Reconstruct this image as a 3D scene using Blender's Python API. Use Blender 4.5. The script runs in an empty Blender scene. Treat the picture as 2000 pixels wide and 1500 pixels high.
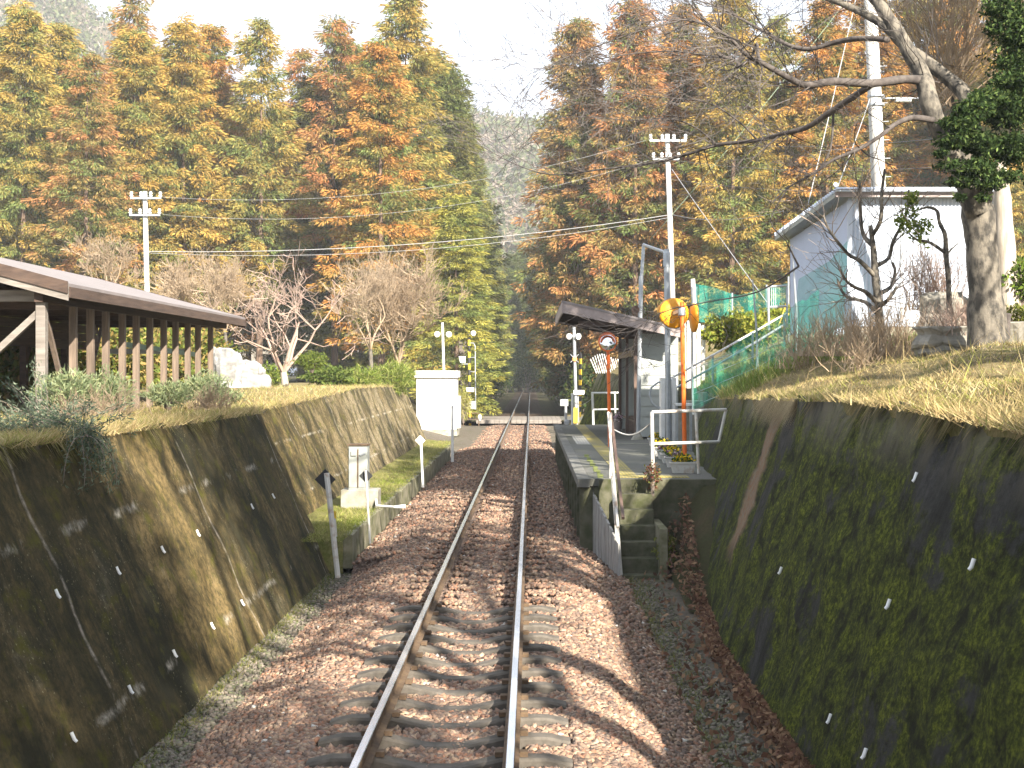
import bpy, math, random
import numpy as np
from mathutils import Vector

# ------------------------------------------------------------------ camera, sky, sun, exposure
SC = bpy.context.scene
COL = SC.collection
F, CX, CY = 2800.0, 1037.0, 729.0          # focal length and vanishing point of the track, photo pixels
CAM = (0.72, 0.0, 2.85)                    # driver's eye above the rails; track centre is x = 0, rail top z = 0
cam_data = bpy.data.cameras.new('camera')
cam = bpy.data.objects.new('camera', cam_data); COL.objects.link(cam)
cam.location = CAM; cam.rotation_euler = (math.radians(90), 0, 0)
cam_data.sensor_width = 36.0; cam_data.lens = F / 2000 * 36
cam_data.shift_x = -(CX - 1000) / 2000; cam_data.shift_y = -(750 - CY) / 2000
cam_data.clip_start = 0.1; cam_data.clip_end = 5000
SC.camera = cam

SUN_EL, SUN_AZ = math.radians(31), math.radians(29)   # sun behind the camera, 29 degrees to the right
world = bpy.data.worlds.new("World"); SC.world = world; world.use_nodes = True
nt = world.node_tree; nt.nodes.clear()
wo = nt.nodes.new('ShaderNodeOutputWorld'); bg = nt.nodes.new('ShaderNodeBackground')
sky = nt.nodes.new('ShaderNodeTexSky'); sky.sky_type = 'NISHITA'; sky.sun_disc = False
sky.sun_elevation = SUN_EL; sky.sun_rotation = math.pi - SUN_AZ
sky.air_density = 1.0; sky.dust_density = 2.0; sky.ozone_density = 1.0
tc = nt.nodes.new('ShaderNodeTexCoord'); mp = nt.nodes.new('ShaderNodeMapping'); mp.inputs['Scale'].default_value = (1, 1, 3)
nz = nt.nodes.new('ShaderNodeTexNoise'); nz.inputs['Scale'].default_value = 1.7; nz.inputs['Detail'].default_value = 6
rp = nt.nodes.new('ShaderNodeValToRGB')
rp.color_ramp.elements[0].position = 0.30; rp.color_ramp.elements[0].color = (0.25, 0.25, 0.25, 1)
rp.color_ramp.elements[1].position = 0.55; rp.color_ramp.elements[1].color = (0.9, 0.9, 0.9, 1)
mx = nt.nodes.new('ShaderNodeMix'); mx.data_type = 'RGBA'
mx.inputs[7].default_value = (6.0, 6.6, 7.6, 1)        # thin white cloud
nt.links.new(tc.outputs['Generated'], mp.inputs['Vector']); nt.links.new(mp.outputs['Vector'], nz.inputs['Vector'])
nt.links.new(nz.outputs['Fac'], rp.inputs['Fac']); nt.links.new(rp.outputs['Color'], mx.inputs[0])
nt.links.new(sky.outputs['Color'], mx.inputs[6]); nt.links.new(mx.outputs[2], bg.inputs['Color'])
bg.inputs['Strength'].default_value = 0.06
nt.links.new(bg.outputs['Background'], wo.inputs['Surface'])

sun_d = bpy.data.lights.new('sun', 'SUN'); sun = bpy.data.objects.new('sun', sun_d); COL.objects.link(sun)
sun_d.energy = 5.0; sun_d.angle = math.radians(0.55); sun_d.color = (1.0, 0.92, 0.80)
S = Vector((math.sin(SUN_AZ) * math.cos(SUN_EL), -math.cos(SUN_AZ) * math.cos(SUN_EL), math.sin(SUN_EL)))
sun.rotation_euler = S.to_track_quat('Z', 'Y').to_euler(); sun.location = (20, -40, 40)

SC.view_settings.view_transform = 'Standard'; SC.view_settings.look = 'None'
SC.view_settings.exposure = 1.95; SC.view_settings.gamma = 1.0
SC.render.engine = 'CYCLES'
SC.cycles.max_bounces = 6; SC.cycles.diffuse_bounces = 3; SC.cycles.glossy_bounces = 2
SC.cycles.transmission_bounces = 3; SC.cycles.transparent_max_bounces = 10; SC.cycles.volume_bounces = 0
SC.cycles.use_denoising = True

rng = np.random.default_rng(7); random.seed(7)

# ------------------------------------------------------------------ helpers
def P(px, py, fd):                          # photo pixel + pixels-per-metre at its depth -> world point
    d = F / fd
    return Vector((CAM[0] + (px - CX) / fd, d, CAM[2] - (py - CY) / fd))
def D(fd): return F / fd

OFF = {}
def finish(o, parent, loc):
    if parent is not None:
        o.parent = parent; OFF[o] = OFF[parent]
    else:
        o.location = loc; OFF[o] = Vector(loc)
    COL.objects.link(o); return o

def arr_obj(name, V, Fc, mats, parent=None, loc=(0, 0, 0), col=None, midx=None, smooth=False, uv=None):
    off = OFF[parent] if parent is not None else Vector(loc)
    V = np.asarray(V, dtype=np.float64).reshape(-1, 3) - np.array(off)
    me = bpy.data.meshes.new(name)
    if isinstance(Fc, np.ndarray):
        k = Fc.shape[1]; m = len(Fc)
        me.vertices.add(len(V)); me.vertices.foreach_set('co', V.astype(np.float32).ravel())
        me.loops.add(m * k); me.loops.foreach_set('vertex_index', Fc.astype(np.int32).ravel())
        me.polygons.add(m); me.polygons.foreach_set('loop_start', np.arange(0, m * k, k, dtype=np.int32))
        try: me.polygons.foreach_set('loop_total', np.full(m, k, dtype=np.int32))
        except Exception: pass
        me.update(calc_edges=True)
    else:
        me.from_pydata(V.tolist(), [], Fc); me.update()
    if not isinstance(mats, (list, tuple)): mats = [mats]
    for m_ in mats: me.materials.append(m_)
    if midx is not None: me.polygons.foreach_set('material_index', np.asarray(midx, dtype=np.int32))
    if smooth: me.polygons.foreach_set('use_smooth', np.ones(len(me.polygons), dtype=bool))
    if col is not None:
        a = me.color_attributes.new('Col', 'FLOAT_COLOR', 'POINT')
        c = np.ones((len(V), 4), dtype=np.float32); c[:, :3] = col
        a.data.foreach_set('color', c.ravel())
    if uv is not None:
        l = me.uv_layers.new(name='UVMap'); vi = np.zeros(len(me.loops), dtype=np.int32)
        me.loops.foreach_get('vertex_index', vi)
        l.data.foreach_set('uv', np.asarray(uv, dtype=np.float32)[vi].ravel())
    o = bpy.data.objects.new(name, me)
    return finish(o, parent, loc)

class MB:
    def __init__(s): s.V = []; s.F = []; s.M = []; s.S = []
    def add(s, vs, fs, m=0):
        n = len(s.V); s.V += [tuple(v) for v in vs]
        for f in fs: s.F.append(tuple(i + n for i in f)); s.M.append(m)
        return s
    def hexa(s, b, t, m=0):                 # four bottom points, four top points (same winding)
        return s.add(list(b) + list(t), [(3, 2, 1, 0), (4, 5, 6, 7), (0, 1, 5, 4), (1, 2, 6, 5), (2, 3, 7, 6), (3, 0, 4, 7)], m)
    def box(s, x0, x1, y0, y1, z0, z1, m=0):
        return s.hexa([(x0, y0, z0), (x1, y0, z0), (x1, y1, z0), (x0, y1, z0)], [(x0, y0, z1), (x1, y0, z1), (x1, y1, z1), (x0, y1, z1)], m)
    def bar(s, p, q, w, h, m=0, up=(0, 0, 1)):
        p, q = Vector(p), Vector(q); d = (q - p).normalized(); u = Vector(up)
        if abs(d.dot(u)) > 0.95: u = Vector((0, 1, 0))
        a = d.cross(u).normalized() * w / 2; b = a.cross(d).normalized() * h / 2
        return s.hexa([p - a - b, p + a - b, p + a + b, p - a + b], [q - a - b, q + a - b, q + a + b, q - a + b], m)
    def tube(s, pts, r, n=8, m=0, cap=True):
        pts = [Vector(p) for p in pts]
        if not isinstance(r, (list, tuple)): r = [r] * len(pts)
        rings = []; prev = None; base = len(s.V)
        for i, p in enumerate(pts):
            d = (pts[min(i + 1, len(pts) - 1)] - pts[max(i - 1, 0)])
            if d.length < 1e-9: d = Vector((0, 0, 1))
            d.normalize()
            if prev is None:
                a = d.orthogonal().normalized()
            else:
                a = prev - d * prev.dot(d)
                a = a.normalized() if a.length > 1e-6 else d.orthogonal().normalized()
            prev = a; b = d.cross(a)
            for k in range(n):
                t = 2 * math.pi * k / n
                s.V.append(tuple(p + (a * math.cos(t) + b * math.sin(t)) * r[i]))
        for i in range(len(pts) - 1):
            for k in range(n):
                k2 = (k + 1) % n
                s.F.append((base + i * n + k, base + i * n + k2, base + (i + 1) * n + k2, base + (i + 1) * n + k)); s.M.append(m)
        if cap and n > 3:
            s.F.append(tuple(base + k for k in reversed(range(n)))); s.M.append(m)
            e = base + (len(pts) - 1) * n
            s.F.append(tuple(e + k for k in range(n))); s.M.append(m)
        return s
    def prism(s, poly, dvec, m=0):          # planar polygon pushed along dvec
        n = len(poly); d = Vector(dvec); a = [Vector(p) for p in poly]; b = [p + d for p in a]
        return s.add(a + b, [tuple(range(n - 1, -1, -1)), tuple(range(n, 2 * n))] + [(i, (i + 1) % n, n + (i + 1) % n, n + i) for i in range(n)], m)
    def lathe(s, c, axis, prof, n=20, m=0): # prof: (distance along axis, radius)
        c = Vector(c); ax = Vector(axis).normalized(); a = ax.orthogonal().normalized(); b = ax.cross(a); base = len(s.V)
        for t, r in prof:
            for k in range(n):
                w = 2 * math.pi * k / n
                s.V.append(tuple(c + ax * t + (a * math.cos(w) + b * math.sin(w)) * max(r, 1e-4)))
        for i in range(len(prof) - 1):
            for k in range(n):
                k2 = (k + 1) % n
                s.F.append((base + i * n + k, base + i * n + k2, base + (i + 1) * n + k2, base + (i + 1) * n + k)); s.M.append(m)
        s.F.append(tuple(base + k for k in reversed(range(n)))); s.M.append(m)
        e = base + (len(prof) - 1) * n
        s.F.append(tuple(e + k for k in range(n))); s.M.append(m)
        return s
    def build(s, name, mats, parent=None, loc=(0, 0, 0), smooth=False, bevel=0):
        o = arr_obj(name, np.array(s.V), s.F, mats, parent, loc, midx=s.M, smooth=smooth)
        if bevel:
            md = o.modifiers.new('bevel', 'BEVEL'); md.width = bevel; md.segments = 2; md.limit_method = 'ANGLE'
        return o

def tag(o, label, cat, group=None, kind=None):
    o['label'] = label; o['category'] = cat
    if group: o['group'] = group
    if kind: o['kind'] = kind
    return o
def thing(name, label, cat, loc, group=None):
    o = bpy.data.objects.new(name, None); o.empty_display_size = 0.2
    finish(o, None, tuple(loc)); return tag(o, label, cat, group)
def struct(o, label, cat):
    return tag(o, label, cat, None, 'structure')
def stuff(o, label, cat):
    return tag(o, label, cat, None, 'stuff')
def dup(root, loc, label=None, rotz=0, scale=None, color=None):
    r = root.copy(); COL.objects.link(r); r.location = loc; r.rotation_euler = (0, 0, rotz)
    if scale: r.scale = scale
    if label: r['label'] = label
    for ch in list(root.children):
        c = ch.copy(); COL.objects.link(c); c.parent = r
        if color: c.color = color
        for g in list(ch.children):
            e = g.copy(); COL.objects.link(e); e.parent = c
    return r

# ------------------------------------------------------------------ materials
def new_mat(name):
    m = bpy.data.materials.new(name); m.use_nodes = True; t = m.node_tree
    b = t.nodes['Principled BSDF']; return m, t, b
def N(t, kind, **kw):
    n = t.nodes.new(kind)
    for k, v in kw.items():
        if k in n.inputs: n.inputs[k].default_value = v
        else: setattr(n, k, v)
    return n
def ramp(t, fac, stops):
    r = t.nodes.new('ShaderNodeValToRGB'); e = r.color_ramp.elements
    while len(e) < len(stops): e.new(0.5)
    for i, (p, c) in enumerate(stops):
        e[i].position = p; e[i].color = (c, c, c, 1) if isinstance(c, (int, float)) else (*c, 1)
    t.links.new(fac, r.inputs['Fac']); return r.outputs['Color']
def mixc(t, fac, a, b, mode='MIX'):
    m = t.nodes.new('ShaderNodeMix'); m.data_type = 'RGBA'; m.blend_type = mode
    for sock, v in ((m.inputs[0], fac), (m.inputs[6], a), (m.inputs[7], b)):
        if isinstance(v, (int, float)): sock.default_value = v
        elif isinstance(v, tuple): sock.default_value = (*v, 1)
        else: t.links.new(v, sock)
    return m.outputs[2]
def coords(t, scale=(1, 1, 1), uv=False):
    tc = t.nodes.new('ShaderNodeTexCoord'); mp = t.nodes.new('ShaderNodeMapping'); mp.inputs['Scale'].default_value = scale
    t.links.new(tc.outputs['UV' if uv else 'Object'], mp.inputs['Vector']); return mp.outputs['Vector']
def noise(t, vec, scale, detail=5, rough=0.6):
    n = N(t, 'ShaderNodeTexNoise', Scale=scale, Detail=detail, Roughness=rough); t.links.new(vec, n.inputs['Vector']); return n.outputs['Fac']
def bump(t, b, h, strength=0.4, dist=0.02):
    n = N(t, 'ShaderNodeBump', Strength=strength, Distance=dist); t.links.new(h, n.inputs['Height']); t.links.new(n.outputs['Normal'], b.inputs['Normal'])

def simple(name, c1, c2=None, scale=6, rough=0.7, metal=0, stretch=(1, 1, 1), bmp=0.2, spec=0.4, lo=0.35, hi=0.65):
    m, t, b = new_mat(name); c2 = c2 or tuple(x * 0.75 for x in c1)
    v = coords(t, stretch); n = noise(t, v, scale)
    t.links.new(ramp(t, n, [(lo, c1), (hi, c2)]), b.inputs['Base Color'])
    b.inputs['Roughness'].default_value = rough; b.inputs['Metallic'].default_value = metal
    b.inputs['Specular IOR Level'].default_value = spec
    if bmp: bump(t, b, noise(t, v, scale * 4), bmp, 0.01)
    return m

def leafmat(name, transl=0.3, objcol=False, green=(0.15, 0.195, 0.06)):
    m = bpy.data.materials.new(name); m.use_nodes = True; t = m.node_tree; t.nodes.clear()
    o = t.nodes.new('ShaderNodeOutputMaterial'); at = t.nodes.new('ShaderNodeAttribute'); at.attribute_name = 'Col'
    if objcol:                               # R: how far the spray has turned rusty, G: brightness of the spray
        oi = t.nodes.new('ShaderNodeObjectInfo'); sp = t.nodes.new('ShaderNodeSeparateColor')
        t.links.new(at.outputs['Color'], sp.inputs[0])
        c = mixc(t, sp.outputs[0], green, oi.outputs['Color'])
        cc = t.nodes.new('ShaderNodeCombineColor')
        for i in range(3): t.links.new(sp.outputs[1], cc.inputs[i])
        c = mixc(t, 1.0, c, cc.outputs[0], 'MULTIPLY')
    else: c = at.outputs['Color']
    d = t.nodes.new('ShaderNodeBsdfDiffuse'); tr = t.nodes.new('ShaderNodeBsdfTranslucent'); mxs = t.nodes.new('ShaderNodeMixShader')
    mxs.inputs[0].default_value = transl
    t.links.new(c, d.inputs['Color']); t.links.new(c, tr.inputs['Color'])
    t.links.new(d.outputs[0], mxs.inputs[1]); t.links.new(tr.outputs[0], mxs.inputs[2]); t.links.new(mxs.outputs[0], o.inputs['Surface'])
    return m

M = {}
M['cedar'] = leafmat('cedar foliage', 0.28, True)
M['leaf'] = leafmat('leaves', 0.3)
M['cedar_bark'] = simple('cedar bark', (0.20, 0.13, 0.085), (0.10, 0.07, 0.05), 3, 0.9, stretch=(4, 4, 0.4))
M['bark'] = simple('grey bark', (0.16, 0.14, 0.11), (0.04, 0.036, 0.030), 8, 0.9, stretch=(1, 1, 0.55), bmp=1.0, lo=0.42, hi=0.60)
M['bark_dark'] = simple('dark branch bark', (0.10, 0.085, 0.075), (0.055, 0.045, 0.04), 9, 0.9, bmp=0.4)
M['bark_pale'] = simple('pale weathered wood', (0.45, 0.40, 0.33), (0.28, 0.24, 0.19), 8, 0.9, stretch=(3, 3, 0.3), bmp=0.5)
M['twig_tan'] = simple('tan twigs', (0.34, 0.26, 0.175), (0.26, 0.19, 0.12), 4, 0.9, bmp=0)
M['twig_red'] = simple('reddish twigs', (0.33, 0.225, 0.18), (0.30, 0.235, 0.18), 4, 0.9, bmp=0)
M['twig_grey'] = simple('grey twigs', (0.22, 0.18, 0.145), (0.14, 0.11, 0.09), 4, 0.9, bmp=0)
M['steel'] = simple('galvanised steel', (0.42, 0.45, 0.47), (0.32, 0.34, 0.36), 5, 0.45, 0.5, bmp=0.05)
M['white_paint'] = simple('white paint', (0.78, 0.78, 0.76), (0.66, 0.66, 0.63), 4, 0.5, bmp=0.05)
M['white_rusty'] = simple('worn white paint', (0.56, 0.55, 0.51), (0.36, 0.26, 0.18), 7, 0.6, bmp=0.2, lo=0.5, hi=0.72)
M['orange_paint'] = simple('orange paint', (0.80, 0.17, 0.02), (0.66, 0.13, 0.02), 5, 0.4, bmp=0.03)
M['mirror_back'] = simple('amber mirror back', (0.80, 0.36, 0.02), (0.68, 0.28, 0.015), 4, 0.35, bmp=0.03)
M['brown_metal'] = simple('brown metal', (0.13, 0.085, 0.065), (0.10, 0.065, 0.05), 4, 0.5, bmp=0.05)
M['fascia'] = simple('weathered brown fascia', (0.34, 0.28, 0.26), (0.26, 0.215, 0.20), 5, 0.6, bmp=0.05)
M['pole_concrete'] = simple('pole concrete', (0.56, 0.55, 0.51), (0.45, 0.44, 0.41), 3, 0.8, stretch=(2, 2, 0.5), bmp=0.1)
M['concrete'] = simple('old concrete', (0.34, 0.32, 0.27), (0.19, 0.18, 0.13), 3.5, 0.9, bmp=0.4)
M['moss_concrete'] = simple('mossy concrete', (0.22, 0.20, 0.14), (0.075, 0.08, 0.025), 4, 0.95, bmp=0.6)
M['step'] = simple('dark mossy concrete', (0.11, 0.105, 0.07), (0.045, 0.05, 0.018), 5, 0.95, bmp=0.6)
M['black'] = simple('black rubber', (0.02, 0.02, 0.022), (0.03, 0.03, 0.03), 5, 0.6, bmp=0)
M['wire'] = simple('cable sheath', (0.30, 0.30, 0.29), (0.25, 0.25, 0.25), 5, 0.6, bmp=0)
M['yellow'] = simple('yellow paint', (0.70, 0.48, 0.03), (0.55, 0.36, 0.03), 6, 0.5, bmp=0.05)
M['wood'] = simple('weathered timber', (0.20, 0.15, 0.11), (0.12, 0.09, 0.068), 4, 0.85, stretch=(5, 5, 0.4), bmp=0.4)
M['wood_dark'] = simple('dark stained boards', (0.085, 0.055, 0.04), (0.05, 0.033, 0.025), 4, 0.85, stretch=(1, 0.3, 4), bmp=0.4)
M['wood_light'] = simple('grey bleached timber', (0.23, 0.205, 0.18), (0.15, 0.13, 0.11), 4, 0.85, stretch=(0.5, 4, 4), bmp=0.3)
M['rust'] = simple('rusty steel', (0.15, 0.10, 0.055), (0.085, 0.055, 0.036), 12, 0.85, 0.1, bmp=0.3)
M['sleeper'] = simple('sleeper concrete', (0.115, 0.10, 0.082), (0.065, 0.057, 0.046), 9, 0.95, bmp=0.5)
M['rock'] = simple('grey rock', (0.30, 0.28, 0.24), (0.16, 0.15, 0.12), 3, 0.9, bmp=0.8)
M['rock_white'] = simple('white marbled rock', (0.34, 0.335, 0.325), (0.17, 0.165, 0.155), 2.6, 0.8, stretch=(1, 1, 2), bmp=0.8)
M['roof_sheet'] = simple('grey roof sheet', (0.21, 0.185, 0.18), (0.17, 0.15, 0.145), 2, 0.7, bmp=0.1)
M['grey_box'] = simple('grey enamel', (0.34, 0.36, 0.33), (0.27, 0.28, 0.26), 3, 0.5, bmp=0.05)
M['glass_dark'] = simple('dark lens', (0.03, 0.03, 0.035), (0.02, 0.02, 0.02), 3, 0.15, bmp=0)
m, t, b = new_mat('mirror'); b.inputs['Base Color'].default_value = (0.85, 0.88, 0.92, 1); b.inputs['Metallic'].default_value = 1; b.inputs['Roughness'].default_value = 0.08; M['mirror'] = m
m, t, b = new_mat('signal lamp'); b.inputs['Base Color'].default_value = (0.9, 0.3, 0.05, 1); b.inputs['Emission Color'].default_value = (1, 0.35, 0.05, 1); b.inputs['Emission Strength'].default_value = 1.5; M['lamp'] = m

# rail: polished head, rusty sides
m, t, b = new_mat('rail head'); b.inputs['Metallic'].default_value = 0.85; b.inputs['Roughness'].default_value = 0.24
v = coords(t, (30, 0.4, 1)); t.links.new(ramp(t, noise(t, v, 3), [(0.3, (0.86, 0.89, 0.96)), (0.7, (0.66, 0.69, 0.76))]), b.inputs['Base Color']); M['rail_head'] = m

# wooden boards of the bicycle shelter etc. come from simple(); the walls get their own stain maps, the left one with shade painted in
def wall_mat(name, right):
    m, t, b = new_mat(name); uv = coords(t, (1, 1, 1), True); st = coords(t, (1.2 if right else 2.0, 0.30, 1), True)
    big = noise(t, uv, 0.9, 6, 0.65); streak = noise(t, st, 1.5, 7, 0.7); fine = noise(t, uv, 9, 8, 0.75); mid = noise(t, uv, 2.6, 6, 0.7)
    if right:
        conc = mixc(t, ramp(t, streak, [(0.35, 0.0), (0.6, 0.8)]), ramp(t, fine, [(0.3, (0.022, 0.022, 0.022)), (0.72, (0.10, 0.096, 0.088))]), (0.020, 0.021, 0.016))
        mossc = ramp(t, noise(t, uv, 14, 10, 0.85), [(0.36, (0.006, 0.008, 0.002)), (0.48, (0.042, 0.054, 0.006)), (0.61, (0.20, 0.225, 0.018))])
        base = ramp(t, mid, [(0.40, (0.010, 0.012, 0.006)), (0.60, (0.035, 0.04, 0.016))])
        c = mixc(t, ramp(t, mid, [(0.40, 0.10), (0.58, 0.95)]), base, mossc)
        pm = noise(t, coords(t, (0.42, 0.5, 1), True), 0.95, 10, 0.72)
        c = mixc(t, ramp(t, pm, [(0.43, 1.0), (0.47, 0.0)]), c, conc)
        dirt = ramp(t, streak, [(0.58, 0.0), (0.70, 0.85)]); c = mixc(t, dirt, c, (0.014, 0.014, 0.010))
    else:
        huge = noise(t, coords(t, (0.55, 0.35, 1), True), 1.0, 3, 0.5); st2 = noise(t, coords(t, (0.95, 0.40, 1), True), 1.3, 7, 0.72)
        c = ramp(t, big, [(0.30, (0.13, 0.10, 0.040)), (0.45, (0.24, 0.17, 0.068)), (0.58, (0.31, 0.22, 0.095)), (0.72, (0.36, 0.31, 0.21))])
        a_ = N(t, 'ShaderNodeMath', operation='MULTIPLY_ADD'); t.links.new(huge, a_.inputs[0]); a_.inputs[1].default_value = 1.0; t.links.new(st2, a_.inputs[2])
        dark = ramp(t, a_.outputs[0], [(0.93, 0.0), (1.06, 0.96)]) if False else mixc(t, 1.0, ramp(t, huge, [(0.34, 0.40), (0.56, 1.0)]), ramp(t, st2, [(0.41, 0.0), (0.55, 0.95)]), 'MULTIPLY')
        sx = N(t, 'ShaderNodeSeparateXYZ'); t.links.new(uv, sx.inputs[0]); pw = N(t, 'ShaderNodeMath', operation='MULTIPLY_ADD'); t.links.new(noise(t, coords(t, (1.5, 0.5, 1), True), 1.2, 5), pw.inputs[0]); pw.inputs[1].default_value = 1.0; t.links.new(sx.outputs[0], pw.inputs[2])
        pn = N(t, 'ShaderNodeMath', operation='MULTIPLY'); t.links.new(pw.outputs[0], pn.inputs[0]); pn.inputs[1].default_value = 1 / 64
        panel = ramp(t, pn.outputs[0], [(15.4 / 64, 0.76), (17.0 / 64, 0.0), (19.45 / 64, 0.0), (19.75 / 64, 0.60), (25.5 / 64, 0.68), (26.2 / 64, 0.05), (34.0 / 64, 0.15), (41.0 / 64, 0.0)])  # dark stretches put cast shade into the wall colour, on top of real staining
        shade_bands = mixc(t, 1.0, panel, ramp(t, noise(t, coords(t, (1.6, 0.6, 1), True), 2.0, 8, 0.75), [(0.34, 0.35), (0.60, 1.0)]), 'MULTIPLY')
        c = mixc(t, dark, c, (0.020, 0.020, 0.012)); c = mixc(t, shade_bands, c, (0.030, 0.031, 0.017)); pl_ = mixc(t, 1.0, ramp(t, pn.outputs[0], [(30 / 64, 0.0), (42 / 64, 0.75)]), ramp(t, st2, [(0.40, 1.0), (0.55, 0.1)]), 'MULTIPLY'); c = mixc(t, pl_, c, (0.37, 0.31, 0.21))
        gran = ramp(t, fine, [(0.42, 0.0), (0.60, 0.75)]); c = mixc(t, gran, c, (0.035, 0.034, 0.016))
        mossf = ramp(t, mid, [(0.54, 0.0), (0.66, 0.75)]); c = mixc(t, mossf, c, (0.105, 0.10, 0.012))
        pale = ramp(t, noise(t, coords(t, (9, 1.0, 1), True), 1.8, 6, 0.75), [(0.62, 0.0), (0.74, 0.75)]); pale = mixc(t, 1.0, pale, ramp(t, mid, [(0.42, 0.0), (0.55, 1.0)]), 'MULTIPLY')
        c = mixc(t, pale, c, (0.36, 0.32, 0.22))
        spk = ramp(t, noise(t, uv, 26, 3, 0.6), [(0.62, 0.0), (0.70, 0.7)]); spk = mixc(t, 1.0, spk, ramp(t, big, [(0.48, 0.0), (0.58, 1.0)]), 'MULTIPLY'); c = mixc(t, spk, c, (0.42, 0.38, 0.22))
    sp = N(t, 'ShaderNodeSeparateXYZ'); t.links.new(uv, sp.inputs[0])
    # shutter seams: pale lime lines along two levels and at the vertical joints
    def seam(sock, period, phase, width):
        a = N(t, 'ShaderNodeMath', operation='ADD'); a.inputs[1].default_value = phase; t.links.new(sock, a.inputs[0])
        w = N(t, 'ShaderNodeMath', operation='PINGPONG'); w.inputs[1].default_value = period / 2; t.links.new(a.outputs[0], w.inputs[0])
        return ramp(t, w.outputs[0], [(0.0, 1.0), (width, 0.0)])
    if not right:
        def wobble(sock, amp, sc):
            w_ = N(t, 'ShaderNodeMath', operation='MULTIPLY_ADD'); t.links.new(noise(t, uv, sc, 6, 0.7), w_.inputs[0]); w_.inputs[1].default_value = amp; t.links.new(sock, w_.inputs[2]); return w_.outputs[0]
        s1 = seam(wobble(sp.outputs[1], 0.16, 5.0), 1.68, 1.17 - 0.08, 0.065); s2 = seam(wobble(sp.outputs[0], 0.10, 3.0), 6.0, -7.05, 0.05)
        br = ramp(t, noise(t, coords(t, (1, 0.6, 1), True), 0.9, 6, 0.75), [(0.50, 0.0), (0.58, 1.0)]); gr = ramp(t, fine, [(0.40, 1.0), (0.62, 0.2)])
        f = mixc(t, 1.0, s1, br, 'MULTIPLY'); f = mixc(t, 1.0, f, gr, 'MULTIPLY'); c = mixc(t, f, c, (0.50, 0.46, 0.38))
        f2 = mixc(t, 1.0, s2, ramp(t, noise(t, uv, 1.5, 6, 0.7), [(0.42, 0.0), (0.55, 0.9)]), 'MULTIPLY'); f2 = mixc(t, 1.0, f2, gr, 'MULTIPLY'); c = mixc(t, f2, c, (0.50, 0.44, 0.36))
    else:                                    # one rust and lime streak below the drain near the platform
        w = N(t, 'ShaderNodeMath', operation='SUBTRACT'); w.inputs[1].default_value = 21.45
        wob = N(t, 'ShaderNodeMath', operation='MULTIPLY_ADD'); t.links.new(noise(t, coords(t, (0.1, 1.2, 1), True), 2), wob.inputs[0]); wob.inputs[1].default_value = 1.1; t.links.new(sp.outputs[0], wob.inputs[2])
        t.links.new(wob.outputs[0], w.inputs[0]); ab = N(t, 'ShaderNodeMath', operation='ABSOLUTE'); t.links.new(w.outputs[0], ab.inputs[0])
        f = ramp(t, ab.outputs[0], [(0.35, 1.0), (0.62, 0.0)]); lim = ramp(t, sp.outputs[1], [(0.9, 0.0), (0.98, 1.0)])
        f = mixc(t, 1.0, f, ramp(t, fine, [(0.25, 0.5), (0.6, 1.0)]), 'MULTIPLY')
        vv = N(t, 'ShaderNodeMath', operation='MULTIPLY'); vv.inputs[1].default_value = 0.3; t.links.new(sp.outputs[1], vv.inputs[0])
        f = mixc(t, 1.0, f, ramp(t, vv.outputs[0], [(0.22, 0.0), (0.34, 1.0)]), 'MULTIPLY')
        core = ramp(t, fine, [(0.4, (0.30, 0.24, 0.18)), (0.6, (0.24, 0.13, 0.07))]); c = mixc(t, f, c, core)
        top = ramp(t, vv.outputs[0], [(0.80, 0.0), (0.97, 0.8)]); top = mixc(t, 1.0, top, ramp(t, streak, [(0.42, 0.0), (0.56, 1.0)]), 'MULTIPLY')
        c = mixc(t, top, c, (0.20, 0.18, 0.13))
    t.links.new(c, b.inputs['Base Color']); b.inputs['Roughness'].default_value = 0.95; b.inputs['Specular IOR Level'].default_value = 0.15
    hs = mixc(t, 0.35, noise(t, uv, 14, 10, 0.85), mid); bump(t, b, hs, 1.0, 0.07)
    return m
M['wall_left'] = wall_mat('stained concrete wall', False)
M['wall_right'] = wall_mat('mossy concrete wall', True)

# ground: dry grass, soil and moss
def ground_mat(name, a, bcol, c3, sc=1.2):
    m, t, b = new_mat(name); v = coords(t)
    c = ramp(t, noise(t, v, sc, 7, 0.7), [(0.32, a), (0.5, bcol), (0.66, c3)])
    c = mixc(t, ramp(t, noise(t, v, 18, 6, 0.8), [(0.4, 0.0), (0.62, 0.7)]), c, tuple(x * 0.5 for x in a))
    t.links.new(c, b.inputs['Base Color']); b.inputs['Roughness'].default_value = 1; b.inputs['Specular IOR Level'].default_value = 0.1
    bump(t, b, noise(t, v, 25, 6, 0.8), 0.8, 0.05); return m
M['ground'] = ground_mat('dry grass and soil', (0.15, 0.155, 0.05), (0.30, 0.23, 0.12), (0.12, 0.085, 0.055), 0.8)
M['forest_floor'] = ground_mat('forest floor', (0.07, 0.055, 0.03), (0.05, 0.055, 0.02), (0.10, 0.07, 0.04), 0.5)
M['gravel'] = ground_mat('gravel and moss', (0.12, 0.10, 0.075), (0.17, 0.145, 0.115), (0.07, 0.085, 0.035), 2.5)
M['verge'] = ground_mat('short verge grass', (0.16, 0.17, 0.04), (0.25, 0.22, 0.09), (0.11, 0.14, 0.03), 2.0)
m, t, b = new_mat('ballast'); v = coords(t); vo = N(t, 'ShaderNodeTexVoronoi', Scale=17.0); t.links.new(v, vo.inputs['Vector'])
sp = N(t, 'ShaderNodeSeparateColor'); t.links.new(vo.outputs['Color'], sp.inputs[0])
c = ramp(t, sp.outputs[0], [(0.0, (0.11, 0.07, 0.055)), (0.4, (0.18, 0.115, 0.085)), (0.7, (0.24, 0.155, 0.11)), (1.0, (0.32, 0.23, 0.17))])
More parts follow.
